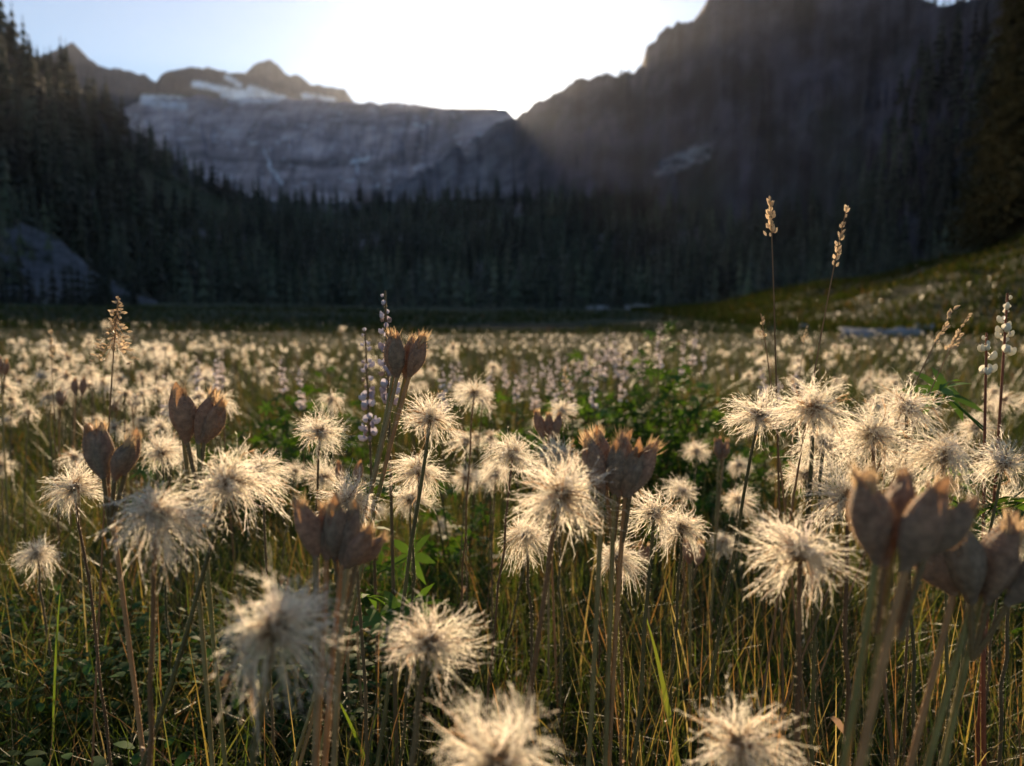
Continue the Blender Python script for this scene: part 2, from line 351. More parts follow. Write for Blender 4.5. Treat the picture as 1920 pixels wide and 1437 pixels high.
# skyline and tree-line trees told apart in the photograph
sky_trees = [(2, 70), (14, 60), (26, 62), (44, 46), (54, 50), (70, 34), (78, 30), (90, 28), (104, 28), (118, 24), (132, 28), (146, 28), (160, 24), (176, 28), (196, 34), (214, 40)]
for i, (px, hpx) in enumerate(sky_trees):
    p = seat(LS, px, .985); conifer((p[0], p[1], p[2]-1), hpx/F*p[1], 'dark conifer on the left skyline ' + ('at the very edge of the sky' if px < 40 else ('in the middle of the descending row' if px < 125 else 'just below the first far peak')), 'conifers along the left skyline', i)
r = np.random.default_rng(5)
for i in range(52):
    px = 225+i*15+r.uniform(-6, 6); 
    if px > 1000: break
    p = seat(LS, px, r.uniform(.94, 1)); conifer((p[0], p[1], p[2]-1), (14+44*r.random()**2.2)/F*p[1], 'dark conifer at the upper forest edge, ' + ['under the first far peak', 'under the dip between the peaks', 'under the left snowfield', 'left of the thin waterfall', 'right of the thin waterfall', 'under the small snow patch', 'left below the sun', 'straight below the sun', 'right below the sun'][min(8, int((px-225)/80))], 'conifers along the upper forest edge', 40+i)
for i, (px, hpx) in enumerate([(1066, 10), (1128, 14), (1140, 9), (1146, 15), (1163, 18), (1167, 14), (1180, 12), (1187, 10)]):
    p = seat(RS, px, 1.0); conifer((p[0], p[1], p[2]-1), hpx/F*p[1], 'tiny conifer standing on the right ridge beside the sun', 'conifers on the ridge beside the sun', 120+i)
for i, px in enumerate([1722, 1732, 1741, 1752, 1764, 1772, 1781, 1795, 1806, 1818, 1830]):
    p = seat(RS, px, 1.0); conifer((p[0], p[1], p[2]-2), r.uniform(14, 32)/F*p[1], 'small conifer on the cliff top under the upper right sky', 'conifers on the right cliff top', 150+i)

def forest():
    r = np.random.default_rng(77); spots = []
    n, c = LS.shape[:2]
    PXc = project(LS[-1])[0]
    for _ in range(5200):
        i = r.integers(0, c); v = r.random()**.9*.97; k = int(v*(n-1)); p = LS[k, i]
        if PXc[i] < -250: continue
        if fbm(p[0]/60, p[2]/40, 61, 3) > .12+.3*(PXc[i] > 420): continue
        spots.append((p, 5+23*r.random()**1.3))
    n, c = RS.shape[:2]
    PXc = project(RS[-1])[0]
    for _ in range(4200):
        i = r.integers(0, c); lim = .42+.5*sstep(1560, 1780, PXc[i]); v = r.random()*lim; k = int(v*(n-1)); p = RS[k, i]
        if PXc[i] > 2250: continue
        spots.append((p, 5+22*r.random()**1.3))
    for _ in range(1500):
        y = 70+190*r.random()**.7; x = r.uniform(-.78, .34)*y
        if fbm(x/26, y/18, 87, 3) < .02: continue
        spots.append((np.array([x, y, float(ground(x, y))]), .6+.03*(y-60)*r.random()**2.2))
    for _ in range(150):
        y = r.uniform(120, 166); x = (r.uniform(-160, 260)-960)/F*y; spots.append((np.array([x, y, float(ground(x, y))]), 1.5+6.5*r.random()**1.6))
    parts = []
    for kind in range(4):
        sel = spots[kind::4]; v, f = conifer_parts(140+kind, 6+kind % 2, 5)
        if kind > 1: pass
        pos = np.array([s[0] for s in sel]); h = np.array([s[1] for s in sel]); a = r.random(len(sel))*6.28; wd = r.uniform(.9, 1.35, len(sel))
        ca, sa = np.cos(a)[:, None], np.sin(a)[:, None]
        X = (v[None, :, 0]*ca - v[None, :, 1]*sa)*(h*wd)[:, None]+pos[:, 0:1]; Y = (v[None, :, 0]*sa+v[None, :, 1]*ca)*(h*wd)[:, None]+pos[:, 1:2]
        Z = v[None, :, 2]*h[:, None]+pos[:, 2:3]-.8
        V = np.stack([X, Y, Z], -1).reshape(-1, 3)
        Fc = (f[None]+(np.arange(len(sel))*len(v))[:, None, None]).reshape(-1, 3)
        tint = np.repeat(np.clip(1+1.5*fbm(pos[:, 0]/45, pos[:, 1]/45, 19, 3), .4, 2)[:, None]*r.uniform(.6, 1.3, (len(sel), 1))*np.array([[1, 1, 1]])*r.uniform(.9, 1.1, (len(sel), 3)), len(v), 0)
        parts.append((V, Fc, tint))
    link('forest', mesh('forest', parts, M['needles'], smooth=False), label='dark mass of conifer forest filling the shaded valley sides', cat='forest', kind='stuff')
forest()

def near_fir(base, h, seed, label):
    r = np.random.default_rng(seed); e = link('fir_tree', None, label=label, cat='tree'); e.location = base
    tv, tq = tube([(0, 0, -.5), (0, 0, h*.5), (0, 0, h)], [h*.016, h*.01, .02], 8)
    link('trunk', mesh('fir_trunk', [(tv, tq)], M['bark']), e)
    n = 520; f = r.random(n)**1.1; z = h*(.06+.93*f); L = h*.20*(1-f)**.8*r.uniform(.6, 1.15, n)+.2
    a = r.random(n)*6.283; d = np.stack([np.cos(a), np.sin(a), 0*a], 1); K = 26
    t = np.linspace(.1, 1, K)[None, :, None]
    c = np.stack([0*a, 0*a, z], 1)[:, None]+d[:, None]*L[:, None, None]*t - np.array([0, 0, 1])*(L*.38)[:, None, None]*t**1.6
    tw = r.normal(size=(n, K, 3)); tw[..., 2] -= .6; tw = norm(tw + d[:, None]*.8)
    ln = (L[:, None]*.20*(1.15-t[..., 0])*r.uniform(.6, 1.4, (n, K))+.12)[..., None]
    sd_ = norm(np.cross(tw, r.normal(size=(n, K, 3))))
    A = c+sd_*.0; B = c+tw*ln*.6+sd_*ln*.25; C_ = c+tw*ln; D_ = c+tw*ln*.6-sd_*ln*.25
    V = np.stack([A, B, C_, D_], 2).reshape(-1, 3); Q = np.arange(len(V)).reshape(-1, 4)
    tint = np.repeat(r.uniform(.6, 1.3, (n*K, 1))*np.ones((1, 3)), 4, 0)
    link('crown', mesh('fir_crown', [(V, Q, tint)], M['needles_near'], smooth=False), e)
def hill_at(px, py_guess, dist):
    x = (px-960)/F*dist; return (x, dist, float(ground(x, dist)))
near_fir(hill_at(1925, 0, 66), 34, 3, 'tall fir at the right edge with faintly sunlit drooping boughs')
near_fir(hill_at(1995, 0, 58), 30, 4, 'fir just beyond the right edge beside the tall sunlit fir')
near_fir(hill_at(1868, 0, 95), 36, 6, 'dark narrow fir standing behind the tall fir at right')

# ------------------------------------------------------------------ boulders
def boulder(px, py, wpx, hpx, dist, label, seed):
    r = np.random.default_rng(seed); x = (px-960)/F*dist; g = float(ground(x, dist))
    nu, nv = 18, 10
    u = np.linspace(0, 2*np.pi, nu, endpoint=False); v = np.linspace(.08, np.pi*.62, nv); U, Vv = np.meshgrid(u, v)
    d = np.stack([np.cos(U)*np.sin(Vv), np.sin(U)*np.sin(Vv), np.cos(Vv)], -1)
    nn = 1+.95*fbm(d[..., 0]*1.7+seed*3.1+d[..., 2], d[..., 1]*1.7-d[..., 2], seed, 4)
    d = np.sign(d)*np.abs(d)**.75*nn[..., None]
    W = wpx/F*dist; H = hpx/F*dist
    V = d*np.array([W/2, W/2.6, H]); 
    Vt = np.concatenate([V.reshape(-1, 3), [[0, 0, H*nn[0].mean()]]])
    a = np.arange(nv-1)[:, None]*nu; b = np.arange(nu)[None]; b2 = (b+1) % nu
    Q = np.stack([a+b, a+nu+b, a+nu+b2, a+b2], -1).reshape(-1, 4)
    T = np.stack([np.full(nu, nv*nu), np.arange(nu), (np.arange(nu)+1) % nu], 1)
    o = link('boulder', mesh('boulder', [(Vt, Q), (Vt, T)], M['rock']), label=label, cat='rock', group='pale boulders by the meadow'); o.location = (x, dist, g+.1*H)
boulder(1640, 640, 110, 14, 19, 'long flat pale boulder at the foot of the grassy bank', 1)
boulder(1702, 632, 56, 14, 20, 'pale boulder just right of the long flat one', 2)
boulder(1736, 614, 46, 18, 22, 'higher pale blue-grey boulder on the grassy bank', 3)
boulder(1514, 606, 26, 11, 27, 'small pale boulder left on the grassy bank', 4)
boulder(1196, 577, 55, 7, 190, 'thin pale slab lying in the shaded valley right of the sunbeam', 5)
boulder(90, 556, 40, 7, 150, 'thin pale slab in the shade below the scree at left', 6)
boulder(1120, 555, 45, 6, 200, 'faint brown slab in the shaded valley floor', 7)

# ------------------------------------------------------------------ fluffy seed heads
def plume_head(seed, n=150, K=8, hairs=9, droop=.35, wind=(0, 0, 0), hw=.010, rw=.020, top=1.0, hl=.15, nc=36, jit=.22, thin=1.0):
    n = int(n*thin)
    r = np.random.default_rng(seed)
    cz = np.clip(-.72+1.72*(np.arange(nc)+.5)/nc, -1, 1)*top; ca = np.arange(nc)*2.39996+r.normal(size=nc)*.3
    cd = np.stack([np.sqrt(1-cz**2)*np.cos(ca), np.sqrt(1-cz**2)*np.sin(ca), cz], 1)
    ck = r.normal(size=(nc, 3))*.30; cl = r.uniform(.76, 1.04, nc)
    ci = r.integers(0, nc, n)
    d = norm(cd[ci] + jit*r.normal(size=(n, 3)))
    L = cl[ci]*r.uniform(.60, .98, n)
    q = ck[ci] + .20*r.normal(size=(n, 3)); q -= d*(q*d).sum(1, keepdims=True)
    t = np.linspace(0, 1, K)[None, :, None]
    hor = np.sqrt(np.clip(1-d[:, 2]**2, 0, 1))*.8+.2
    g = (droop*hor*r.uniform(.4, 1.5, n))[:, None, None]
    wv = r.normal(size=(n, 1, 3))*.05
    c = d[:, None]*.13 + d[:, None]*L[:, None, None]*t + q[:, None]*L[:, None, None]*t**2*1.2 + np.array([0, 0, -1.])*g*t**2.2 + np.array(wind)*t**2 + wv*np.sin(t*7+r.random((n, 1, 1))*6)
    T = norm(np.gradient(c, axis=1)); N = norm(np.cross(T, r.normal(size=(n, 1, 3))))
    brown = r.random(n) < .07
    wd = rw*(1-.72*t[..., 0])*np.where(brown, 1.7, r.uniform(.7, 1.2, n))[:, None]
    V, Q = ribbons(c, wd, N)
    sc = r.uniform(.82, 1.08, (n, 1))*np.array([[1, 1, 1]])*(1+r.normal(size=(n, 3))*.02)
    sc = np.where(brown[:, None], np.array([[.34, .24, .17]])*r.uniform(.8, 1.3, (n, 1)), sc)
    C = np.repeat(sc, K*2, 0)
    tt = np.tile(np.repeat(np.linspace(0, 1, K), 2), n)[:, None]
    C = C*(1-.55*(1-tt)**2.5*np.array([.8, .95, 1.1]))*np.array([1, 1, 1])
    parts = [(V, Q, C)]
    if hairs:
        h = hairs*2; s = np.tile(np.linspace(.18, .99, hairs), 2)[None]*(K-1)*np.ones((n, 1)) + r.uniform(-.2, .2, (n, h)); s = np.clip(s, 0, K-1.001)
        i = s.astype(int); f = (s-i)[..., None]; ar = np.arange(n)[:, None]
        pc = c[ar, i]*(1-f)+c[ar, i+1]*f; pt = T[ar, i]
        hn = norm(np.cross(pt, r.normal(size=(n, h, 3))))
        hd = norm(pt*.85+hn*r.uniform(.35, .8, (n, h, 1)))
        ln = hl*r.uniform(.6, 1.25, (n, h, 1))
        tip = pc+hd*ln+np.array([0, 0, -1])*.015
        sv = norm(np.cross(hd, r.normal(size=(n, h, 3))))*hw
        HV = np.stack([pc-sv, pc+sv, tip], 2).reshape(-1, 3)
        HC = np.repeat(np.where(brown[:, None], sc*1.6, sc), h*3, 0)
        parts.append((HV, np.arange(len(HV)).reshape(-1, 3), HC))
    return parts
def core_mesh(seed):
    r = np.random.default_rng(seed); nu, nv = 12, 8
    u = np.linspace(0, 2*np.pi, nu, endpoint=False); v = np.linspace(0.02, np.pi-.02, nv); U, W = np.meshgrid(u, v)
    d = np.stack([np.cos(U)*np.sin(W), np.sin(U)*np.sin(W), np.cos(W)], -1)
    V = (d*np.array([.15, .15, .17])*(1+.18*r.normal(size=(nv, nu, 1)))).reshape(-1, 3)
    a = np.arange(nv-1)[:, None]*nu; b = np.arange(nu)[None]; b2 = (b+1) % nu
    Q = np.stack([a+b, a+nu+b, a+nu+b2, a+b2], -1).reshape(-1, 4)
    n = 70; dd = norm(r.normal(size=(n, 3))); base = dd*.13; tip = dd*.25+r.normal(size=(n, 3))*.02
    sv = norm(np.cross(dd, r.normal(size=(n, 3))))*.022
    m = (base+tip)/2
    SV = np.stack([base, m-sv, tip, m+sv], 1).reshape(-1, 3)
    return mesh('seed_core', [(V, Q, (1, 1, 1)), (SV, np.arange(len(SV)).reshape(-1, 4), np.repeat(r.uniform(.6, 1.5, (n, 1))*np.ones((1, 3)), 4, 0))], M['core'])
WINDS = [(0, 0, 0), (-.26, 0, .02), (.16, .05, -.05), (.30, 0, -.08), (-.14, .1, -.16), (.05, -.1, .08)]
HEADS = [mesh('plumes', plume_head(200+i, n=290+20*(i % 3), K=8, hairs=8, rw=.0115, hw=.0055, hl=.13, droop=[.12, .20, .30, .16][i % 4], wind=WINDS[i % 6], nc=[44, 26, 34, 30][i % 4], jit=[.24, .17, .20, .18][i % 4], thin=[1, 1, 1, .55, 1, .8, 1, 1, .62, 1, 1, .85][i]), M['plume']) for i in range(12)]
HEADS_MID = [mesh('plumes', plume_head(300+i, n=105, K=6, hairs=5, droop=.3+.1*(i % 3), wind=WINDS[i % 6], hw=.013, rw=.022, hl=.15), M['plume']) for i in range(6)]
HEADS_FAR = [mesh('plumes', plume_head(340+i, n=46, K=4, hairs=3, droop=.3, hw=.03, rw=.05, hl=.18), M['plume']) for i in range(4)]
CORES = [core_mesh(400+i) for i in range(4)]
STEMCOL = np.array([[1, .9, .75], [.75, .85, .5], [1.3, .9, .7], [.8, .85, .6]])
def stem_mesh(path, r0, r1, col, rng, hairs=260, hl=.0011, name='stem'):
    rad = np.linspace(r0, r1, len(path)); v, q = tube(path, rad, 7)
    parts = [(v, q, col, 0)]
    if hairs:
        hv, hf = fuzz(path, rad, hairs, hl, rng); parts.append((hv, hf, (1, 1, 1), 1))
    return mesh(name, parts, [M['stem'], M['hair']])
def rotm(tilt_x, tilt_y, rz, s): return Matrix.Rotation(tilt_y, 4, 'Y') @ Matrix.Rotation(tilt_x, 4, 'X') @ Matrix.Rotation(rz, 4, 'Z') @ Matrix.Diagonal((s, s, s, 1))
NHEAD = 0
def seed_head(x, y, d, lean, diam, label, variant=None, tilt=(0, 0), group='fluffy seed heads in the near meadow', level=0, pos=None, height=None):
    """x, y: centre in the photograph, d: width there, diam: true width in metres, lean: sideways run of the stem per unit of drop"""
    global NHEAD
    rng = np.random.default_rng(1000+NHEAD); NHEAD += 1
    if pos is None:
        dist = diam*F/d; hp = P(x, y, dist)
    else: hp = np.array(pos)
    bx = hp[0]+lean*hp[2]; by = hp[1]+rng.normal()*.015
    gz = float(ground(bx, by))
    e = link('pasque_seed_head', None, label=label, cat='seed head', group=group); e.location = (bx, by, gz); e.empty_display_size = .02
    lp = hp-np.array([bx, by, gz])
    mid = lp*.55+np.array([-lean*.03+rng.normal()*.006, rng.normal()*.006, 0])
    K = 14 if level == 0 else 6
    neck = lp-np.array([0, 0, diam*.05])
    path = bez(np.array([0, 0, -.01]), mid, neck, K)
    r0 = .00115*rng.uniform(.85, 1.2)*(diam/.038)
    if level == 0: path[1:-1] += rng.normal(size=(K-2, 3))*np.array([.0007, .0007, 0])
    col = STEMCOL[rng.integers(0, 4)]*rng.uniform(.7, 1.15)
    link('stem', stem_mesh(path, r0*1.15, r0*.8, col, rng, hairs=700 if level == 0 else 0), e)
    s = diam/1.82
    R = rotm(tilt[0]+rng.normal()*.16, tilt[1]+rng.normal()*.16, rng.random()*6.28, s) @ Matrix.Diagonal((1, rng.uniform(.88, 1.08), rng.uniform(.80, 1.06), 1)); R.translation = Vector(lp)
    if level == 0:
        vi = variant if variant is not None else rng.integers(0, 12); pl = HEADS[vi]
        link('seed_core', CORES[rng.integers(0, 4)], e, mat=R)
    elif level == 1: pl = HEADS_MID[rng.integers(0, 6)]; link('seed_core', CORES[rng.integers(0, 4)], e, mat=R)
    else: pl = HEADS_FAR[rng.integers(0, 4)]
    link('plumes', pl, e, mat=R, kind='stuff')
    if level == 0 and rng.random() < .45:       # withered bract where the stem leaves its sheath
        t = rng.uniform(.35, .7); p = path[int(t*(K-1))]
        a = rng.random()*6.28; dd = np.array([math.cos(a)*.5, math.sin(a)*.5, .8]); Lb = rng.uniform(.01, .022)
        c = (p+dd*Lb*np.linspace(0, 1, 5)[:, None]**1.1+np.array([0, 0, -1])*Lb*.5*np.linspace(0, 1, 5)[:, None]**3)[None]
        v, q = ribbons(c, np.array([[.0006, .0016, .0018, .0012, .0001]]), norm(np.cross(dd, [0.3, .9, .1]))[None, None])
        link('bract', mesh('bract', [(v, q, (.42, .26, .15))], M['straw']), e)

L_ = [
 (140, 915, 108, .10, .038, 'windswept seed head low at the left, strands trailing to the left', 1, (0, -.2)),
 (70, 1040, 78, .08, .036, 'small shaggy seed head alone in the grass at the left edge', 2, (0, 0)),
 (295, 965, 190, -.05, .042, 'large out-of-focus seed head in front of the left pair of pods', 10, (.1, 0)),
 (432, 905, 160, -.35, .040, 'wide seed head with a dark core, its stem leaning down to the left', 2, (.1, -.15)),
 (490, 880, 92, .02, .036, 'seed head tucked behind the wide one with the leaning stem', 4, (0, .2)),
 (303, 848, 74, .03, .036, 'round seed head peeking out between the two left pod clusters', 0, (0, 0)),
 (600, 812, 92, -.03, .038, 'upright seed head standing before the dark bush left of centre', 5, (0, .1)),
 (606, 895, 66, -.02, .034, 'half hidden seed head just below the upright one left of centre', 7, (0, 0)),
 (554, 882, 46, -.18, .030, 'small greyish seed head on a dark leaning stem left of centre', 8, (.2, 0)),
 (655, 940, 130, .03, .040, 'bright seed head spilling out behind the cluster of six soft pods', 9, (0, .2)),
 (806, 785, 116, -.18, .039, 'open round seed head just right of the tall pod cluster', 0, (0, 0)),
 (786, 882, 108, -.08, .038, 'seed head directly under the open round one, on a dark stem', 4, (0, 0)),
 (770, 935, 78, .02, .034, 'lowest of the three seed heads stacked right of the tall pods', 1, (0, 0)),
 (889, 738, 70, -.06, .034, 'high small seed head on a long thin reddish stem at centre', 5, (0, -.1)),
 (1053, 770, 60, -.25, .032, 'small seed head perched above the hidden pods right of centre', 6, (0, .2)),
 (961, 852, 98, -.10, .038, 'seed head with drooping strands left of the largest centre head', 2, (0, 0)),
 (1046, 856, 78, .0, .036, 'pale seed head peeking over the largest centre head', 7, (0, 0)),
 (1050, 930, 175, -.10, .042, 'largest seed head in the centre, bright and round, left of brown pods', 0, (0, 0)),
 (985, 1002, 92, .03, .036, 'drooping seed head under the left side of the largest centre head', 2, (.2, -.1)),
 (1226, 962, 122, -.10, .040, 'seed head right below the big brown pod cluster', 3, (0, .1)),
 (1278, 990, 92, -.04, .038, 'seed head hanging to the right below the big brown pods', 6, (0, .35)),
 (1155, 1045, 100, .02, .038, 'shaded seed head low behind the stems of the big brown pods', 2, (.3, 0)),
 (1422, 780, 112, -.15, .039, 'left end head of the bright row at right, on a long dark stem', 1, (0, 0)),
 (1525, 768, 145, -.02, .041, 'tallest head of the bright row at right, with long drooping skirt', 6, (0, 0)),
 (1545, 830, 110, .0, .040, 'lower skirt of white plumes under the tallest head at right', 2, (0, 0)),
 (1636, 815, 142, .06, .041, 'greenish-cored head in the middle of the bright row at right', 4, (.2, 0)),
 (1700, 765, 138, .05, .041, 'feathery head at the back of the bright row at right', 8, (0, .2)),
 (1768, 855, 145, .05, .041, 'soft head right behind the large blurred pods', 10, (0, 0)),
 (1880, 868, 112, -.18, .039, 'head at the right edge with spiky upright strands', 5, (0, .1)),
 (1885, 955, 92, -.1, .038, 'shaded head under the spiky one at the right edge', 7, (0, 0)),
 (1500, 1035, 188, -.02, .042, 'big round seed head left of the large blurred pods', 9, (0, 0)),
 (1590, 935, 150, .02, .041, 'bright head half hidden behind the large blurred pods', 11, (0, 0)),
 (1510, 890, 84, .05, .036, 'low dim head among the stems under the bright row', 7, (0, 0)),
 (516, 1180, 238, -.18, .040, 'large blurred seed head low in front at left, lit from behind', 9, (.1, .1)),
 (805, 1205, 192, -.22, .041, 'blurred seed head low in front at centre, on a thick green stem', 5, (0, 0)),
 (935, 1425, 260, 0, .042, 'blurred seed head cut off by the bottom edge at centre', 11, (0, 0)),
 (1388, 1395, 222, .05, .042, 'blurred seed head cut off by the bottom edge right of centre', 8, (0, 0)),
 (875, 897, 54, .03, .031, 'tiny round head crossed by a long thin stem at centre', 0, (0, 0)),
 (930, 888, 60, .0, .033, 'small ragged head left of the drooping head at centre', 2, (0, 0)),
 (1306, 846, 50, 0, .032, 'small round head against the dark bush, left of a lone bud', 0, (0, 0)),
 (1384, 872, 44, -.1, .032, 'small round head just right of the lone bud', 4, (0, 0)),
 (1279, 920, 68, .03, .036, 'pale head right of the big brown pod cluster', 5, (0, 0)),
 (1356, 1015, 52, .02, .034, 'small head on a dark stem under the lone bud', 2, (.2, 0)),
 (1330, 1082, 38, .02, .030, 'tiny head low in the grass right of centre', 8, (0, 0)),
 (4, 872, 48, .02, .036, 'head cut off by the left edge above the grass', 1, (0, 0)),
 (870, 1003, 32, .02, .028, 'tiny low head in the grass under the stacked centre heads', 4, (0, 0)),
 (1384, 938, 60, .04, .035, 'head in the tangle below the leftmost head of the bright row', 7, (0, 0)),
 (1446, 890, 28, 0, .028, 'tiny head between the dark stems under the bright row', 4, (0, 0)),
 (822, 985, 40, .05, .03, 'faint low head right of the three stacked heads', 3, (0, 0)),
 (1900, 1010, 110, .0, .04, 'dim head behind the right-hand blurred pods', 9, (0, 0)),
 (700, 955, 50, .0, .034, 'small head between the soft pods and the stacked heads', 9, (0, 0)),
 (1115, 900, 70, .0, .036, 'head mostly hidden behind the big brown pods', 3, (0, 0)),
 (1440, 985, 46, .03, .034, 'small head left above the big round head at right', 3, (0, 0)),
 (1700, 880, 100, .02, .04, 'head glimpsed between the bright row and the blurred pods', 1, (0, 0)),
 (1830, 800, 62, .02, .036, 'small head behind the right end of the bright row', 6, (0, 0)),
]
for h in L_: seed_head(h[0], h[1], h[2], h[3], h[4], h[5], h[6], h[7])

# ------------------------------------------------------------------ brown seed pods
def pod_mesh(seed, open_=.5):
    """unit-length follicle along +z: belly, keel and a split, toothed mouth"""
    r = np.random.default_rng(seed); nv, nu = 16, 24
    t = np.linspace(0, 1, nv); rad = np.interp(t, [0, .10, .25, .42, .58, .75, .90, 1], [.034, .062, .120, .170, .182, .165, .125, .088])
    u = np.linspace(0, 2*np.pi, nu, endpoint=False); U, Tt = np.meshgrid(u, t)
    ph = r.random()*6.28
    R = rad[:, None]*(1+.10*np.cos(3*U+ph)-.05*np.abs(np.cos(1.5*U+ph))**14*2+.12*np.maximum(0, np.cos(U))**6-.14*np.maximum(0, np.cos(U-np.pi))**10+.045*np.cos(11*U+3*Tt))
    R = R*(1+.10*fbm(U*1.3+seed, Tt*3, seed, 3)*sstep(.05, .3, Tt))
    bend = .14*(Tt-.3)**2*r.uniform(-.3, 1.3)
    slit = np.maximum(0, np.cos(U-r.random()*6.28))**4*Tt**4*r.uniform(.05, .34)
    V = np.stack([R*np.cos(U)+bend, R*np.sin(U)*.92, Tt*.82-slit], -1)
    a = np.arange(nv-1)[:, None]*nu; b = np.arange(nu)[None]; b2 = (b+1) % nu
    Q = np.stack([a+b, a+b2, a+nu+b2, a+nu+b], -1).reshape(-1, 4)
    base = V[-1]; valves = []
    for k in range(3):
        i0 = int(k*nu/3); cols = [(i0+q) % nu for q in range(nu//3+1)]; b0 = base[cols]; m = b0.mean(0); o = (m-np.array([bend[-1, 0], 0, m[2]])); o = o/(np.linalg.norm(o)+1e-6)
        hg = r.uniform(.09, .20); fl = r.uniform(-.06, .10); rows = []
        for q, s in enumerate(np.linspace(0, 1, 6)):
            wdt = (1-s**1.6)**.8*.95+.05
            row = m+(b0-m)*wdt; row = row+np.array([0, 0, 1])*(hg*s)+o*(fl*s**1.6-.35*.088*s)+r.normal(size=(len(cols), 3))*.006*s
            rows.append(row)
        nc_ = len(cols); G = np.arange(6*nc_).reshape(6, nc_)
        FQ = np.stack([G[:-1, :-1], G[:-1, 1:], G[1:, 1:], G[1:, :-1]], -1).reshape(-1, 4)
        valves.append((np.concatenate(rows), FQ, np.repeat(np.linspace(.95, 1.25, 6), nc_)[:, None]*np.array([[1, .95, .9]])))
    V = V.reshape(-1, 3)
    shade = np.clip(1+.25*fbm(U*2, Tt*5, seed, 3), .6, 1.3).reshape(-1, 1)*np.array([1, .97, .95])
    body = mesh('pod', [(V, Q, shade)]+valves, M['pod'])
    nh = 900; iu = r.integers(0, len(V), nh); hb = V[iu]; dr = norm(hb*np.array([1, 1, 0])+np.array([0, 0, .15]))
    sv = np.array([0, 0, .004]); ht = hb+dr*r.uniform(.02, .045, (nh, 1))
    HV = np.stack([hb-sv, hb+sv, ht], 1).reshape(-1, 3)
    nf = 60; a = r.random(nf)*6.28; bb = np.stack([.075*np.cos(a)+bend[-1, 0], .075*np.sin(a), .72+.1*r.random(nf)], 1); tp = bb+np.stack([r.normal(size=nf)*.05, r.normal(size=nf)*.05, r.uniform(.08, .30, nf)], 1)
    sv2 = np.array([.008, .005, 0]); FV = np.stack([bb-sv2, bb+sv2, tp], 1).reshape(-1, 3)
    tip = mesh('frayed_tip', [(HV, np.arange(len(HV)).reshape(-1, 3), (1.2, 1.1, 1)), (FV, np.arange(len(FV)).reshape(-1, 3), (1.2, 1.1, .9))], M['fray'], smooth=False)
    return body, tip
PODS = [pod_mesh(500+i) for i in range(6)]
NPOD = 0
def pod_cluster(x, y, dist, pods, lean, label, nstems=1, spread=.012, group='brown seed pods', tint=1.0, fine=True, fat=1.0, thick=.0013):
    """x, y: where the pods join; pods: (offset px, offset py, length px, tilt right deg, tilt back deg)"""
    global NPOD
    rng = np.random.default_rng(2000+NPOD); NPOD += 1
    jp = P(x, y, dist); bx = jp[0]+lean*jp[2]; by = dist; gz = float(ground(bx, by))
    e = link('seed_pod_plant', None, label=label, cat='seed pods', group=group); e.location = (bx, by, gz)
    lp = jp-np.array([bx, by, gz]); px = dist/F
    roots = []
    for (ox, oy, Lp, tr, tb) in pods:
        o = lp+np.array([ox*px, rng.normal()*.25*abs(Lp)*px*.5, -oy*px]); L = Lp*px
        R = Matrix.Rotation(math.radians(tr), 4, 'Y') @ Matrix.Rotation(math.radians(-tb), 4, 'X') @ Matrix.Rotation(rng.random()*6.28, 4, 'Z') @ Matrix.Diagonal((L*fat, L*fat, L, 1)); R.translation = Vector(o)
        b, t = PODS[rng.integers(0, 6)]
        po = link('pod', b, e, mat=R)
        if fine: link('frayed_tip', t, po)
        roots.append((o, np.array(R.to_3x3() @ Vector((0, 0, 1)))/L))
    k = len(roots); used = [roots[int(i*k/nstems)] for i in range(nstems)]
    for i, (o, ax) in enumerate(used):
        b0 = np.array([(i-(nstems-1)/2)*spread*.5+rng.normal()*.004, rng.normal()*.006, -.01])
        p = bez(b0, lp*.6+(o-lp)*.3+rng.normal(size=3)*.004, o+ax*.002, 14)
        link('stem', stem_mesh(p, thick, thick*.95, STEMCOL[rng.integers(0, 4)]*2.0, rng, hairs=500 if fine else 0), e)
    for i, (o, ax) in enumerate(roots):       # short stalk from each pod to the joint
        if not any(o is u[0] for u in used):
            n0 = min(used, key=lambda u: np.linalg.norm(u[0]-o))[0]
            p = bez(n0*.9+lp*.1-np.array([0, 0, .022]), (o+n0)/2-np.array([0, 0, .014]), o+ax*.002, 7)
            link('stalk', stem_mesh(p, thick*.8, thick*.9, STEMCOL[0]*1.1, rng, hairs=60 if fine else 0), e)

pod_cluster(355, 838, .42, [(-18, -12, 112, -5, 5), (-4, -4, 120, 2, -6), (16, -6, 110, 13, 12), (24, -4, 104, 26, -8)], .04, 'two-stemmed brown pods standing high at left, frayed at the top', 2, .03)
pod_cluster(205, 912, .40, [(-4, -4, 128, -15, -5), (-2, -18, 110, -7, 14), (16, -12, 100, 22, -6), (34, -22, 92, 14, 10)], .05, 'spread pair of dark pods at far left, one leaning outward', 1)
pod_cluster(752, 712, .50, [(-14, -4, 92, -6, 6), (-6, -2, 90, 1, -6), (6, 0, 88, 11, 10), (14, -2, 96, 22, -8)], -.26, 'tallest cluster of pods at centre-left on a bundle of leaning stems', 4, .03)
pod_cluster(1152, 935, .39, [(-22, -8, 126, -16, 4), (-12, -4, 132, -8, 14), (0, -2, 116, 0, -8), (8, -2, 134, 6, 6), (18, -2, 118, 15, -8), (24, -4, 124, 28, 4)], -.04, 'big brown cluster of six pods right of centre, below the dark bush', 3, .02)
pod_cluster(1672, 1068, .25, [(-26, -6, 205, -12, -4), (-8, 0, 188, -2, 22), (8, -4, 200, 16, -6), (26, -10, 190, 30, 8), (22, -30, 178, 22, 26), (46, -26, 160, 40, -4)], -.16, 'very large blurred pods in front at the right', 3, .03, fat=1.08, thick=.0014)
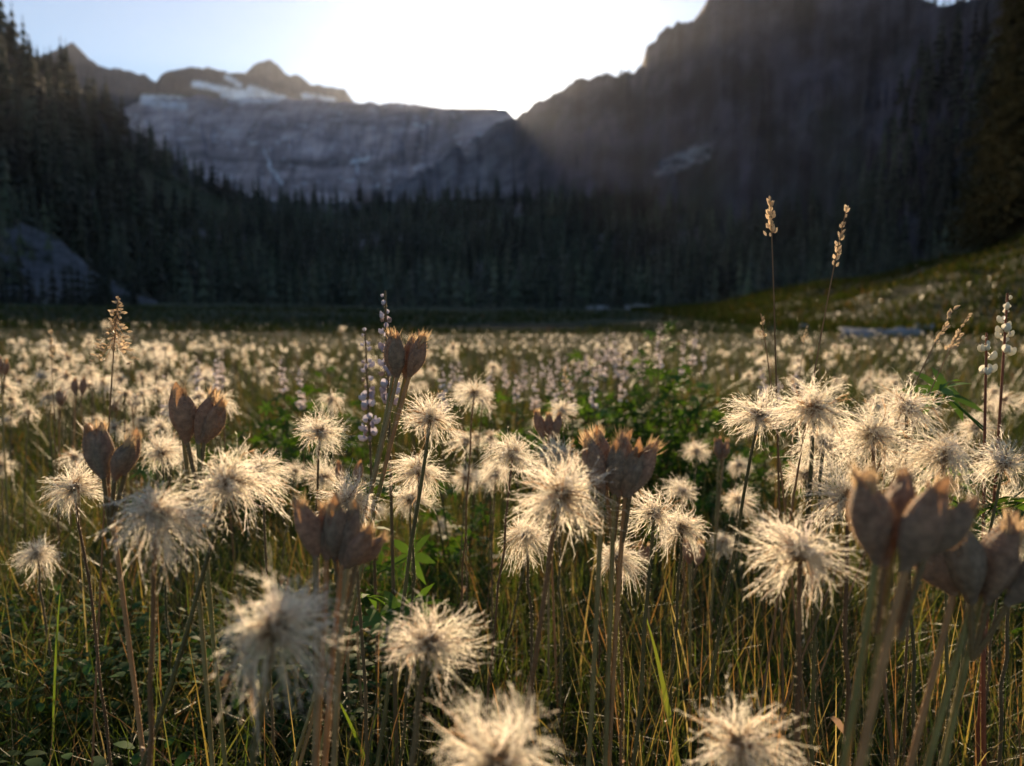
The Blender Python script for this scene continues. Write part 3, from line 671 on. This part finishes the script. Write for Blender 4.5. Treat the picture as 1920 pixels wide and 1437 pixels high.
pod_cluster(1838, 1135, .29, [(-30, -10, 180, -32, 2), (-14, -2, 190, -16, -8), (0, 0, 176, -2, 14), (14, -2, 182, 12, -6), (26, -4, 180, 27, 8), (36, -8, 172, 42, -4)], -.22, 'wide blurred cluster of pods cut by the right edge', 3, .03, fat=1.05)
pod_cluster(625, 1066, .33, [(-34, -14, 130, -12, 4), (-16, -4, 125, -4, 12), (-2, -2, 140, 2, -8), (12, -2, 132, 12, 8), (26, -4, 110, 30, -8), (38, -6, 92, 48, 4)], -.08, 'soft grey-brown cluster of six pods before a bright head, left of centre', 4, .03)
pod_cluster(1028, 826, .75, [(-8, -2, 60, -12, 4), (0, 0, 56, 2, -6), (8, -2, 56, 16, 6)], .02, 'dim pods hidden behind the small perched head right of centre', 2)
pod_cluster(1352, 862, .85, [(-4, 0, 44, -10, 4), (4, 0, 42, 10, -6), (0, 0, 46, 0, 14)], -.03, 'lone brown bud-like pod against the dark bush at right', 2)
pod_cluster(1300, 1062, .75, [(-5, 0, 56, -8, 4), (5, 0, 54, 10, -6)], -.03, 'dark closed bud low under the hanging head right of centre', 1, fat=1.15)
pod_cluster(1208, 1052, .8, [(-3, 0, 40, -6, 4), (3, 0, 38, 8, -6)], .02, 'small dark bud among the stems below the big pods', 1)
pod_cluster(655, 908, .7, [(-14, 0, 48, -8, 4), (14, 0, 52, 10, -6)], .0, 'two small dim pods behind the bright head left of centre', 2)
pod_cluster(150, 742, 1.15, [(-5, 0, 38, -8, 4), (5, 0, 40, 12, -6)], -.12, 'small dark pods among the pale heads at far left', 1, fine=False)
pod_cluster(252, 765, 1.2, [(-3, 0, 34, -6, 4), (4, 0, 32, 12, -6)], -.02, 'small dark pods left of the high two-stemmed pods', 1, fine=False)
pod_cluster(112, 762, 1.25, [(0, 0, 36, 6, 4), (4, 0, 34, 18, -4)], -.05, 'narrow dark pod just left below the small far-left pods', 1, fine=False)
pod_cluster(6, 705, 1.1, [(-3, 0, 38, -6, 4), (5, 0, 34, 14, -6)], 0, 'dark pods cut off by the left edge of the meadow', 1, fine=False)
pod_cluster(215, 772, 1.3, [(0, 0, 28, 4, 4), (3, 0, 26, 14, 0)], .02, 'tiny dark pod between the far-left heads', 1, fine=False)

# ------------------------------------------------------------------ lupines
def bloom_mesh(seed, white=0):
    r = np.random.default_rng(seed); nu, nv = 8, 6
    u = np.linspace(0, 2*np.pi, nu, endpoint=False); v = np.linspace(.05, np.pi-.05, nv); U, W = np.meshgrid(u, v)
    d = np.stack([np.cos(U)*np.sin(W)*.30, np.sin(U)*np.sin(W)*.24, np.cos(W)*.5], -1)
    d[..., 0] += .35*d[..., 2]**2*2; d = d[..., [2, 1, 0]]; d[..., 0] += .5
    a = np.arange(nv-1)[:, None]*nu; b = np.arange(nu)[None]; b2 = (b+1) % nu
    Q = np.stack([a+b, a+nu+b, a+nu+b2, a+b2], -1).reshape(-1, 4)
    k = 9; th = np.linspace(-2.2, 2.2, k); bn = np.stack([.42+.30*np.cos(th)*.4, .42*np.sin(th), .28+.36*np.cos(th)+.0*th], 1)
    BV = np.concatenate([[[.22, 0, .08]], bn]); BT = np.array([[0, i+1, i+2] for i in range(k-1)])
    c1 = (.74, .71, .74) if not white else (.75, .72, .60); c2 = (.66, .64, .72) if not white else (.8, .76, .62)
    return [(d.reshape(-1, 3), Q, c1), (BV, BT, c2)]
BLOOM = [mesh('blossom', [(np.asarray(v)*k, q, np.array(c)*t) for v, q, c in bloom_mesh(i)], M['bloom']) for i, (k, t) in enumerate([(1, np.array([.82, .8, .84])), (np.array([.8, .7, 1.1]), np.array([.62, .55, .58])), (np.array([.6, .5, .7]), np.array([.5, .4, .33]))])]
BLOOMW = [mesh('blossom', bloom_mesh(i, 1), M['bloom']) for i in range(2)]
def leaflet_strip(d, L, wd, up, droop):
    K = 4; t = np.linspace(0, 1, K)
    c = d[None]*L*t[:, None]+np.array([0, 0, 1])*(up*t-droop*t**2)[:, None]*L
    s = norm(np.cross(d, [0, 0, 1.0])); return c, wd*np.array([.15, 1, .85, .03]), s
def palmate(r, pos, nrm_tilt, size, n=7, col=(.05, .10, .025)):
    Cs, Ws, Ns = [], [], []
    a0 = r.random()*6.28; rx, ry = nrm_tilt
    Rm = np.array((Matrix.Rotation(rx, 3, 'X') @ Matrix.Rotation(ry, 3, 'Y')))
    for i in range(n):
        a = a0+6.283*i/n*.93; d = np.array([math.cos(a), math.sin(a), 0])
        c, wd, s = leaflet_strip(d, size*r.uniform(.85, 1.1), size*.14, r.uniform(.15, .5), r.uniform(.2, .6))
        Cs.append(c@Rm.T+pos); Ws.append(wd); Ns.append(np.tile(s@Rm.T, (4, 1)))
    V, Q = ribbons(np.array(Cs), np.array(Ws), np.array(Ns))
    return (V, Q, np.array(col)*r.uniform(.7, 1.4))
NLUP = 0
def lupine(x, ytop, ybot, dist, label, lean=0, white=False, dens=1.0, single=True, leaves=5, red=False, group='lupine spikes', bl=.0085, gap=.010, leafz=(.35, .7), leafsize=.028):
    global NLUP
    r = np.random.default_rng(3000+NLUP); NLUP += 1
    tp = P(x, ytop, dist); zb = P(x, ybot, dist)[2]
    bx = tp[0]+lean*tp[2]; gz = float(ground(bx, dist)); e = link('lupine', None, label=label, cat='lupine', group=group); e.location = (bx, dist, gz)
    top = tp-np.array([bx, dist, gz]); K = 16
    path = bez(np.array([0, 0, -.01]), top*.5+np.array([r.normal()*.006, 0, 0]), top, K)
    col = np.array([1.6, .62, .5]) if red else np.array([.85, .75, .6])
    link('stem', stem_mesh(path, .0022 if single else .002, .0008, col, r, hairs=400 if single else 0), e)
    zs = zb-gz; zz = np.arange(zs, top[2]-.001, gap*.8); joined = []
    for k, z in enumerate(zz):
        f = (z-zs)/(top[2]-zs+1e-6); c = np.array([np.interp(z, path[:, 2], path[:, i]) for i in range(2)]+[z]); n = max(2, int(round((5-2*f)*dens)))
        for i in range(n):
            if r.random() < (.22 if single else .34)+.25*(1-dens): continue
            a = 6.283*i/n+k*1.1+r.normal()*.2; s = bl*(1.0-.62*f**2)*r.uniform(.75, 1.15)
            up = .1+.9*f+r.normal()*.15+(.5 if white else 0)
            R = Matrix.Rotation(a, 4, 'Z') @ Matrix.Rotation(-up, 4, 'Y') @ Matrix.Diagonal((s, s, s, 1)); R.translation = Vector(c+np.array([math.cos(a), math.sin(a), 0])*.0022+np.array([0, 0, r.normal()*gap*.22]))
            if single: link('blossom', (BLOOMW[i % 2] if white else BLOOM[r.choice(3, p=(.55, .3, .15))]), e, mat=R)
            else:
                for v, q, cc in bloom_mesh(0, white):
                    vv = np.asarray(v)@np.array(R.to_3x3()).T+np.array(R.translation); joined.append((vv, q, np.array(cc)*np.array([1.15, 1.07, .95])*r.uniform(.75, 1.2)))
    if joined: link('blossoms', mesh('blossoms', joined, M['bloom']), e, kind='stuff')
    for i in range(leaves):
        z = top[2]*r.uniform(*leafz); a = r.random()*6.28; c = np.array([np.interp(z, path[:, 2], path[:, k]) for k in range(2)]+[z]); d = np.array([math.cos(a), math.sin(a), .55]); Ls = r.uniform(.02, .045)
        pp = bez(c, c+d*Ls*.6, c+d*Ls, 5); tvx, tqx = tube(pp, .0007, 5)
        g = np.array([.07, .12, .03])*r.uniform(.8, 1.5)
        link('leaf', mesh('leaf', [palmate(r, pp[-1], (r.normal()*.4, r.normal()*.4), leafsize*r.uniform(.7, 1.2), 7, g), (tvx, tqx, g)], M['leaf']), e)

lupine(722, 545, 760, .62, 'tallest pale lupine spike, rising behind the tallest pod cluster', lean=.01, leaves=5)
lupine(684, 614, 830, .72, 'slender pale lupine spike left of the tallest pods', lean=.02, leaves=7, dens=.85)
lupine(1889, 550, 665, .60, 'tall reddish lupine stalk at the right edge with white podlets', lean=-.02, white=True, dens=.6, red=True, leaves=6, leafz=(.55, .8), leafsize=.03)
lupine(1850, 624, 700, .58, 'shorter reddish lupine stalk at right with cream podlets and leaves', lean=.05, white=True, dens=.75, red=True, leaves=9, leafz=(.60, .88), leafsize=.03)
lupine(1238, 606, 690, 1.5, 'tallest of the lupine spikes beyond the dark bush', single=False, leaves=2)
r = np.random.default_rng(91)
LUPF = [(1140, 628, 1.9), (1152, 622, 2.0), (1160, 640, 1.8), (1118, 650, 2.1), (1130, 655, 1.7), (1175, 660, 1.8), (1190, 645, 2.2), (1098, 660, 1.9), (1080, 655, 2.2), (1062, 668, 1.9), (1045, 655, 2.4), (1030, 672, 1.8), (1015, 665, 2.2), (1000, 690, 1.6), (985, 680, 2.0), (970, 700, 1.6), (1110, 690, 1.5), (1070, 700, 1.5), (1040, 705, 1.5), (1165, 690, 1.6), (1205, 668, 2.0), (1282, 628, 1.7), (1304, 622, 1.8), (1320, 650, 2.0), (1495, 665, 1.7), (1428, 690, 1.5), (1460, 700, 1.6), (828, 690, 1.3), (850, 672, 1.6), (862, 680, 1.7), (415, 650, 1.6), (372, 665, 1.3), (312, 695, 1.2), (402, 672, 1.4), (528, 672, 1.5), (560, 690, 1.4), (920, 678, 1.7), (945, 668, 2.1)]
for i, (x, y, dd) in enumerate(LUPF):
    where = ('front' if dd < 1.85 else 'back')+' row lilac lupine spike behind the dark bush, '+['at its left end', 'left of its middle', 'behind its middle', 'right of its middle', 'near the tallest spike'][int((x-940)/62)] if 940 < x < 1250 else ('lilac lupine spike rising right of the dark bush' if x >= 1250 else ('lilac lupine spike between the tall pods and the centre' if x > 700 else 'lilac lupine spike standing in the pale heads at left'))
    lupine(x, y, y+r.uniform(50, 80)*1.6/dd, dd, where, single=False, leaves=2, group=where.replace('one of the ', ''), bl=.0095, gap=.012, lean=r.normal()*.03)

def bush(x, y, dist, wd, hgt, label, seed, leaves=260):
    r = np.random.default_rng(seed); bx = (x-960)/F*dist; gz = float(ground(bx, dist)); e = link('lupine_bush', None, label=label, cat='bush', group='dark leafy bushes in the meadow'); e.location = (bx, dist, gz)
    parts = []; stems = []
    for i in range(leaves):
        d = norm(r.normal(size=3)); d[2] = abs(d[2]); rr = r.random()**.45
        p = d*np.array([wd/2, wd/2.2, hgt])*rr*(1+.25*math.sin(d[0]*5+seed)*d[2]); p[2] = max(p[2], .02)
        parts.append(palmate(r, p, (r.normal()*.5, r.normal()*.5), r.uniform(.012, .024), 7, (.060, .110, .022)))
        if i % 6 == 0: stems.append((*tube(bez(np.array([p[0]*.2, p[1]*.2, 0]), np.array([p[0]*.5, p[1]*.5, p[2]*.7]), p, 5), .0012, 5), (.35, .55, .2)))
    link('foliage', mesh('foliage', parts, M['leaf']), e, kind='stuff'); link('stems', mesh('stems', stems, M['stem']), e, kind='stuff')
bush(1230, 0, 1.55, .46, .345, 'tallest dark green bush right of centre below the lupine spikes', 1, 900)
bush(1100, 0, 1.65, .46, .30, 'dark green bush in the middle, left of the tallest bush', 2, 800)
bush(1350, 0, 1.45, .40, .285, 'low dark green bush at the right end of the row', 3, 650)
bush(985, 0, 1.8, .36, .27, 'dim green bush at the left end of the central row', 4, 300)
bush(1290, 0, 1.15, .32, .20, 'low shadowy bush behind the small round heads at right', 5, 300)
bush(455, 0, 1.4, .42, .27, 'dark green bush at left behind the high two-stemmed pods', 6, 700)
bush(575, 0, 1.7, .44, .28, 'dim bush behind the upright head left of centre', 7, 600)
bush(860, 0, 1.05, .24, .22, 'leafy clump behind the stacked heads at centre', 8, 220)
bush(700, 0, .95, .18, .19, 'leafy clump at the foot of the slender lupine spike', 9, 160)
bush(1880, 0, .9, .22, .24, 'leafy clump at the foot of the reddish stalks at right', 10, 200)

# ------------------------------------------------------------------ grass stalks with seed spikes
NST = 0
def grass_stalk(tip, via, dist, plen, nsp, label, droop=.3, base_lean=0, spread=.5, sl=.0032):
    """tip, via: pixels of the tip and of a lower point on the stalk"""
    global NST
    r = np.random.default_rng(4000+NST); NST += 1
    tp = P(*tip, dist); vp = P(*via, dist); d = vp-tp; k = (vp[2])/(-d[2]+1e-6)
    bp = vp+d*k*.75*np.array([1, 0, 0])+np.array([base_lean, 0, 0]); bp[2] = 0; gz = float(ground(bp[0], dist)); bp[2] = gz
    e = link('grass_stalk', None, label=label, cat='grass stalk', group='tall grass stalks with seed spikes'); e.location = bp
    K = 22; path = bez(np.array([0, 0, -.01]), (vp-bp)*np.array([.9, 1, 1])*.9, tp-bp, K)
    v, q = tube(path, np.linspace(.0011, .0003, K), 6)
    link('stem', mesh('stem', [(v, q, np.array([.26, .17, .09])*r.uniform(.8, 1.2))], M['straw']), e)
    # spikelets
    seglen = np.linalg.norm(np.diff(path, axis=0), axis=1); L = np.concatenate([[0], np.cumsum(seglen)]); tot = L[-1]
    s = tot-plen*r.random(nsp)**.8; c = np.stack([np.interp(s, L, path[:, i]) for i in range(3)], 1)
    T = norm(np.stack([np.interp(s, L, np.gradient(path[:, i])) for i in range(3)], 1))
    o = norm(np.cross(T, r.normal(size=(nsp, 3)))); out = (spread*(tot-s)/plen*.014*r.uniform(.2, 1.1, nsp))[:, None]
    a = c+o*out+np.array([0, 0, -1])*droop*out; dd = norm(T*.8+o*.45-np.array([0, 0, 1])*droop*.8); ln = sl*r.uniform(.7, 1.4, (nsp, 1))
    cc = a[:, None]+dd[:, None]*ln[:, None]*np.linspace(0, 1, 4)[None, :, None]
    N = norm(np.cross(dd, r.normal(size=(nsp, 3))))[:, None]
    v1, q1 = ribbons(cc, np.tile(np.array([[.0003, .0010, .0008, .0001]]), (nsp, 1)), np.repeat(N, 4, 1))
    N2 = norm(np.cross(dd[:, None], N)); v2, q2 = ribbons(cc, np.tile(np.array([[.0003, .0008, .0006, .0001]]), (nsp, 1)), np.repeat(N2, 4, 1))
    br = np.stack([c, (c+a)/2+T*.001, a], 1); v3, q3 = ribbons(br, np.full((nsp, 3), .00012), np.repeat(N, 3, 1))
    colr = np.repeat(np.array([[.75, .58, .38]])*r.uniform(.5, 1.2, (nsp, 1)), 8, 0)
    link('spikelets', mesh('spikelets', [(v1, q1, colr), (v2, q2, colr), (v3, q3, (.4, .25, .13))], M['straw']), e, kind='stuff')
grass_stalk((222, 556), (212, 680), .55, .034, 120, 'drooping feathery grass stalk above the pale heads at left', droop=.9, spread=1.0)
grass_stalk((1444, 373), (1452, 580), .52, .024, 46, 'tallest straight grass stalk with a thick tip at right', droop=0, spread=.22)
grass_stalk((1588, 388), (1556, 540), .52, .04, 34, 'tall grass stalk leaning right with spaced spikelets', droop=0, spread=.15)
grass_stalk((1792, 575), (1730, 690), .55, .03, 26, 'leaning grass stalk with reddish spike, left of the reddish lupines', droop=.1, spread=.15)
grass_stalk((1816, 590), (1752, 715), .6, .03, 30, 'second leaning grass stalk just right of the reddish spike', droop=.2, spread=.2)
grass_stalk((1426, 588), (1440, 680), .6, .02, 14, 'thin curved grass stalk with a white tip left of the tallest', droop=.4, spread=.2)
grass_stalk((95, 622), (98, 700), .9, .03, 30, 'thin upright grass stalk far left of the feathery one', droop=.1, spread=.1)
grass_stalk((1060, 690), (1058, 760), 1.0, .02, 16, 'thin stalk with small spikelets beside the lilac spikes', droop=.2, spread=.3)
grass_stalk((1512, 610), (1500, 700), .9, .02, 14, 'short thin stalk between the two tallest grass stalks', droop=.1, spread=.2)

# ------------------------------------------------------------------ meadow beyond: single heads, then the far mass
r = np.random.default_rng(123); spots = []
tries = 0
while len(spots) < 980 and tries < 60000:
    tries += 1
    px = r.uniform(-260, 2180); dist = math.exp(r.uniform(math.log(.85), math.log(8.5)))
    z = .325+r.normal()*.04
    if dist < 1.4: z = min(z, .33)
    if dist > 2.5: z = min(z, .35)-.05*float(sstep(2.5, 4, dist))
    dens = .5+.5*sstep(1.0, 2.2, dist)
    if px < 560: dens *= .95
    if 930 < px < 1400 and dist < 2.4: dens *= .04
    if 390 < px < 690 and dist < 2.3: dens *= .1
    if px > 1250: dens *= .55 if dist > 1.2 else .35
    dens *= np.clip(.5+2.6*float(fbm(px/190, math.log(dist)*4, 55, 3)), .05, 1.5)
    if r.random() > dens*.6: continue
    x = (px-960)/F*dist; spots.append((dist, x, z+float(ground(x, dist)), px))
spots.sort()
def where(px, dist):
    marks = [(110, 'by the left edge'), (200, 'under the grey scree slope'), (290, 'below the feathery grass stalk'), (440, 'behind the high two-stemmed pods'), (640, 'around the bush left of centre'), (800, 'behind the tallest pods'), (950, 'straight below the sun'), (1250, 'behind the central bushes'), (1400, 'right of the central bushes'), (1620, 'under the two tallest grass stalks'), (1800, 'behind the bright row at right'), (9999, 'by the reddish lupine stalks')]
    m = next(t for k, t in marks if px < k)
    return ('pale seed head in the nearer crowd ' if dist < 1.25 else ('small pale seed head in the middle crowd ' if dist < 1.9 else 'tiny glowing seed head in the farther crowd '))+m
seen = [s for s in spots if -15 < s[3] < 1935][:236]; seen_id = set(id(s) for s in seen)
for sp_ in seen:
    dist, x, z, px = sp_
    lb = where(px, dist)
    seed_head(0, 0, 0, r.normal()*.06, (r.uniform(.027, .036) if dist < 1.6 else r.uniform(.021, .028)), lb, group=lb.replace('seed head', 'seed heads'), level=1 if dist < 1.9 else 2, pos=(x, dist, z), tilt=(r.normal()*.15, r.normal()*.2))
def far_heads(sp):
    r = np.random.default_rng(9); n = len(sp); pos = np.array([[s[1], s[0], s[2]] for s in sp]); m = 15
    c0 = np.repeat(pos, m, 0); d = norm(r.normal(size=(n*m, 3))+np.array([0, 0, .25])); L = np.repeat(r.uniform(.7, 1.15, (n, 1)), m, 0)*r.uniform(.0065, .0125, (n*m, 1))
    c = np.stack([c0+d*.002, c0+d*L*.6, c0+d*L-np.array([0, 0, .004])], 1)
    N = norm(np.cross(d, r.normal(size=(n*m, 3))))[:, None].repeat(3, 1)
    V, Q = ribbons(c, np.tile(np.array([[.0010, .0020, .0005]]), (n*m, 1)), N)
    g = ground(pos[:, 0], pos[:, 1]); b = pos.copy(); b[:, 2] = g; b[:, 0] += r.normal(size=n)*.02
    S = np.stack([b, pos], 1); Vs, Qs = ribbons(S, np.full((n, 2), .0012), np.tile(np.array([[[1, 0, 0]]]), (n, 2, 1)))
    tint = np.repeat(r.uniform(.75, 1.05, (n, 1)), m*6, 0)*np.array([[1, 1, 1]])
    link('distant_seed_heads', mesh('distant_seed_heads', [(V, Q, tint, 0), (Vs, Qs, (1, 1, 1), 1)], [M['plume'], M['stem']]), label='countless glowing seed heads covering the far sunlit meadow', cat='seed heads', kind='stuff')
far_heads([s for s in spots if id(s) not in seen_id])

# ------------------------------------------------------------------ grass
GC = np.array([[.046, .070, .013], [.068, .090, .018], [.105, .105, .027], [.19, .14, .05], [.20, .105, .05], [.055, .075, .020], [.30, .22, .11]])
def grass_mass(name, label, pts, hgt, wd, seed, K=4, probs=(.30, .27, .18, .07, .065, .075, .04), bend=.6, tilt=.35, tone=1.0):
    r = np.random.default_rng(seed); n = len(pts)
    x, y = pts[:, 0], pts[:, 1]; z = ground(x, y); b = np.stack([x, y, z-.005], 1)
    h = hgt*r.uniform(.45, 1.2, n); a = r.random(n)*6.283; o = np.stack([np.cos(a), np.sin(a), 0*a], 1)
    tl = np.abs(r.normal(size=n))*tilt; bd = np.abs(r.normal(size=n))*bend
    t = np.linspace(0, 1, K)[None, :, None]
    c = b[:, None] + np.array([0, 0, 1.])*(h[:, None, None]*(t-.32*np.clip(bd, 0, 1.6)[:, None, None]*t**2)) + o[:, None]*(h*tl)[:, None, None]*t + o[:, None]*(h*bd*.7)[:, None, None]*t**2.2
    N = norm(np.stack([-o[:, 1], o[:, 0], 0*a], 1)+r.normal(size=(n, 3))*.35)[:, None].repeat(K, 1)
    prof = np.interp(np.linspace(0, 1, K), [0, .5, 1], [.8, 1, .06])
    W = (wd if np.ndim(wd) else np.full(n, wd))[:, None]*r.uniform(.5, 1.3, (n, 1))*prof[None]
    V, Q = ribbons(c, W, N)
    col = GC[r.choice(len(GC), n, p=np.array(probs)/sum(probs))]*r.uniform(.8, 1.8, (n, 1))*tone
    C = np.repeat(col, K*2, 0)
    return (V, Q, C)
def scatter(n, y0, y1, seed, spread=1.22, power=1.0, clump=0):
    r = np.random.default_rng(seed); y = np.sqrt(r.random(int(n))*(y1**2-y0**2)+y0**2); half = y*.64*spread+.12
    x = r.uniform(-1, 1, int(n))*half
    if clump:
        k = fbm(x*clump, y*clump, seed, 3)+.5; keep = r.random(len(x)) < np.clip(.25+1.1*k, 0, 1); x, y = x[keep], y[keep]
    return np.stack([x, y], 1)
parts = []
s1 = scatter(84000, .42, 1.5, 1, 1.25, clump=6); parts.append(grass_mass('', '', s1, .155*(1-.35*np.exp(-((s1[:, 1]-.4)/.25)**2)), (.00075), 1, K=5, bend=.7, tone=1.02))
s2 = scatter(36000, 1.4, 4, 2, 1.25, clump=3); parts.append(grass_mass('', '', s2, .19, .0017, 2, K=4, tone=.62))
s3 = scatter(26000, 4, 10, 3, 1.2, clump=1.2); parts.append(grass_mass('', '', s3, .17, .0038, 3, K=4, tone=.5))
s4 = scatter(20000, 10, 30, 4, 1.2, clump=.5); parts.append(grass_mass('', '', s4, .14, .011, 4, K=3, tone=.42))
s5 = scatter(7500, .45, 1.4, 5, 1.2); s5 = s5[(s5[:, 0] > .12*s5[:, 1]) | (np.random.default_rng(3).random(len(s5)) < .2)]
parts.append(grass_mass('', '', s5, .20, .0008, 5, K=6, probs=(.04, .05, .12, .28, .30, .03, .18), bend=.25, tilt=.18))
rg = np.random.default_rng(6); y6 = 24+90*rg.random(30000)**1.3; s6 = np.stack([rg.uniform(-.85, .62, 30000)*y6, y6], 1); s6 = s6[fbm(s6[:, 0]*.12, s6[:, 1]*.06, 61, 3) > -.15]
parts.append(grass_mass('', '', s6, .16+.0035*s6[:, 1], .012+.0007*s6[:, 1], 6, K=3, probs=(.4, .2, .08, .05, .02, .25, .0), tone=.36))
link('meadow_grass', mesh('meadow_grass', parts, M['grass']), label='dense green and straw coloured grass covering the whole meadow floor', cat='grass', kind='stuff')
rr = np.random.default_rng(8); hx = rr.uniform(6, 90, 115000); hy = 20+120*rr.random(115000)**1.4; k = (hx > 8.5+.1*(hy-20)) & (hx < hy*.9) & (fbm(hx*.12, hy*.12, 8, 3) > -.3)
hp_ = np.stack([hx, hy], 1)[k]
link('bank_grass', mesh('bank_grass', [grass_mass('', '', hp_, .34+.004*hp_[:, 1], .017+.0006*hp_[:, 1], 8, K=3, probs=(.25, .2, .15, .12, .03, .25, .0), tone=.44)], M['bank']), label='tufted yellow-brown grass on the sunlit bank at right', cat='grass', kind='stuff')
def ground_leaves():
    r = np.random.default_rng(31); n = 4200
    x = r.uniform(-.75, -.12, n); y = r.uniform(.50, .86, n); kp = fbm(x*5, y*5, 4, 3) > -.08+.5*np.clip(x+.30, 0, 1); x, y = x[kp], y[kp]; n = len(x)
    z = ground(x, y)+r.uniform(.03, .125, n); a = r.random(n)*6.283; el = r.uniform(.1, .9, n); d = np.stack([np.cos(a)*np.cos(el), np.sin(a)*np.cos(el), np.sin(el)], 1)
    L = r.uniform(.010, .019, n); t = np.linspace(0, 1, 6)[None, :, None]; c = np.stack([x, y, z], 1)[:, None]+d[:, None]*L[:, None, None]*t-np.array([0, 0, 1])*(L*.3)[:, None, None]*t**2
    N = norm(np.cross(d, [0, 0, 1.]))[:, None].repeat(6, 1); W = L[:, None]*np.array([[.03, .2, .27, .26, .17, .02]])
    V, Q = ribbons(c, W, N); C = np.repeat(np.array([[.055, .11, .035]])*r.uniform(.5, 1.5, (n, 1)), 12, 0)
    link('ground_cover', mesh('ground_cover', [(V, Q, C)], M['leaf']), label='low oval-leaved ground cover in the lower left grass', cat='ground cover', kind='stuff')
ground_leaves()
def blade(p0, p1, p2, dist, wd, col, label):
    a, b, c = P(*p0, dist), P(*p1, dist), P(*p2, dist); gz = float(ground(a[0], dist)); a = np.array([a[0], dist, gz])
    e = bez(np.zeros(3), b-a, c-a, 12)[None]; V, Q = ribbons(e, wd*np.interp(np.linspace(0, 1, 12), [0, .5, 1], [.8, 1, .05])[None], np.tile(norm(np.array([.8, -.5, .3])), (1, 12, 1)))
    o = link('broad_sedge', mesh('broad_sedge', [(V, Q, col)], M['grass']), label=label, cat='grass', group='broad single grass blades'); o.location = a
blade((740, 1500), (660, 1330), (610, 1280), .62, .0022, (.14, .20, .03), 'broad bright green blade slanting up left at the bottom, left of centre')
blade((1300, 1420), (1250, 1260), (1205, 1140), .62, .0024, (.17, .20, .04), 'broad yellow-green blade slanting up left below the small buds')
blade((85, 1330), (100, 1180), (118, 1070), .62, .0020, (.14, .20, .03), 'upright bright green blade below the shaggy head at left')
blade((560, 1437), (600, 1330), (612, 1200), .55, .0022, (.10, .15, .03), 'green blade between the two blurred front heads')

# ------------------------------------------------------------------ haze: the valley's air
def haze_box():
    x0, x1, y0, y1, z0, z1 = -3900, 3900, -120, 3900, -40, 1500
    V = np.array([(x, y, z) for z in (z0, z1) for y in (y0, y1) for x in (x0, x1)], float)
    Q = np.array([[0, 2, 3, 1], [4, 5, 7, 6], [0, 1, 5, 4], [2, 6, 7, 3], [0, 4, 6, 2], [1, 3, 7, 5]])
    m = bpy.data.materials.new('valley_haze'); m.use_nodes = True; t = m.node_tree; t.nodes.clear()
    out = t.nodes.new('ShaderNodeOutputMaterial'); pv = t.nodes.new('ShaderNodeVolumePrincipled')
    pv.inputs['Color'].default_value = (.74, .81, 1, 1); pv.inputs['Density'].default_value = HAZE_D; pv.inputs['Anisotropy'].default_value = HAZE_G
    t.links.new(pv.outputs[0], out.inputs['Volume'])
    o = link('haze', mesh('haze', [(V, Q)], m, smooth=False), label='thin pale evening haze filling the whole valley', cat='haze', kind='stuff')
HAZE_D = 0.00002; HAZE_G = 0.65
haze_box()
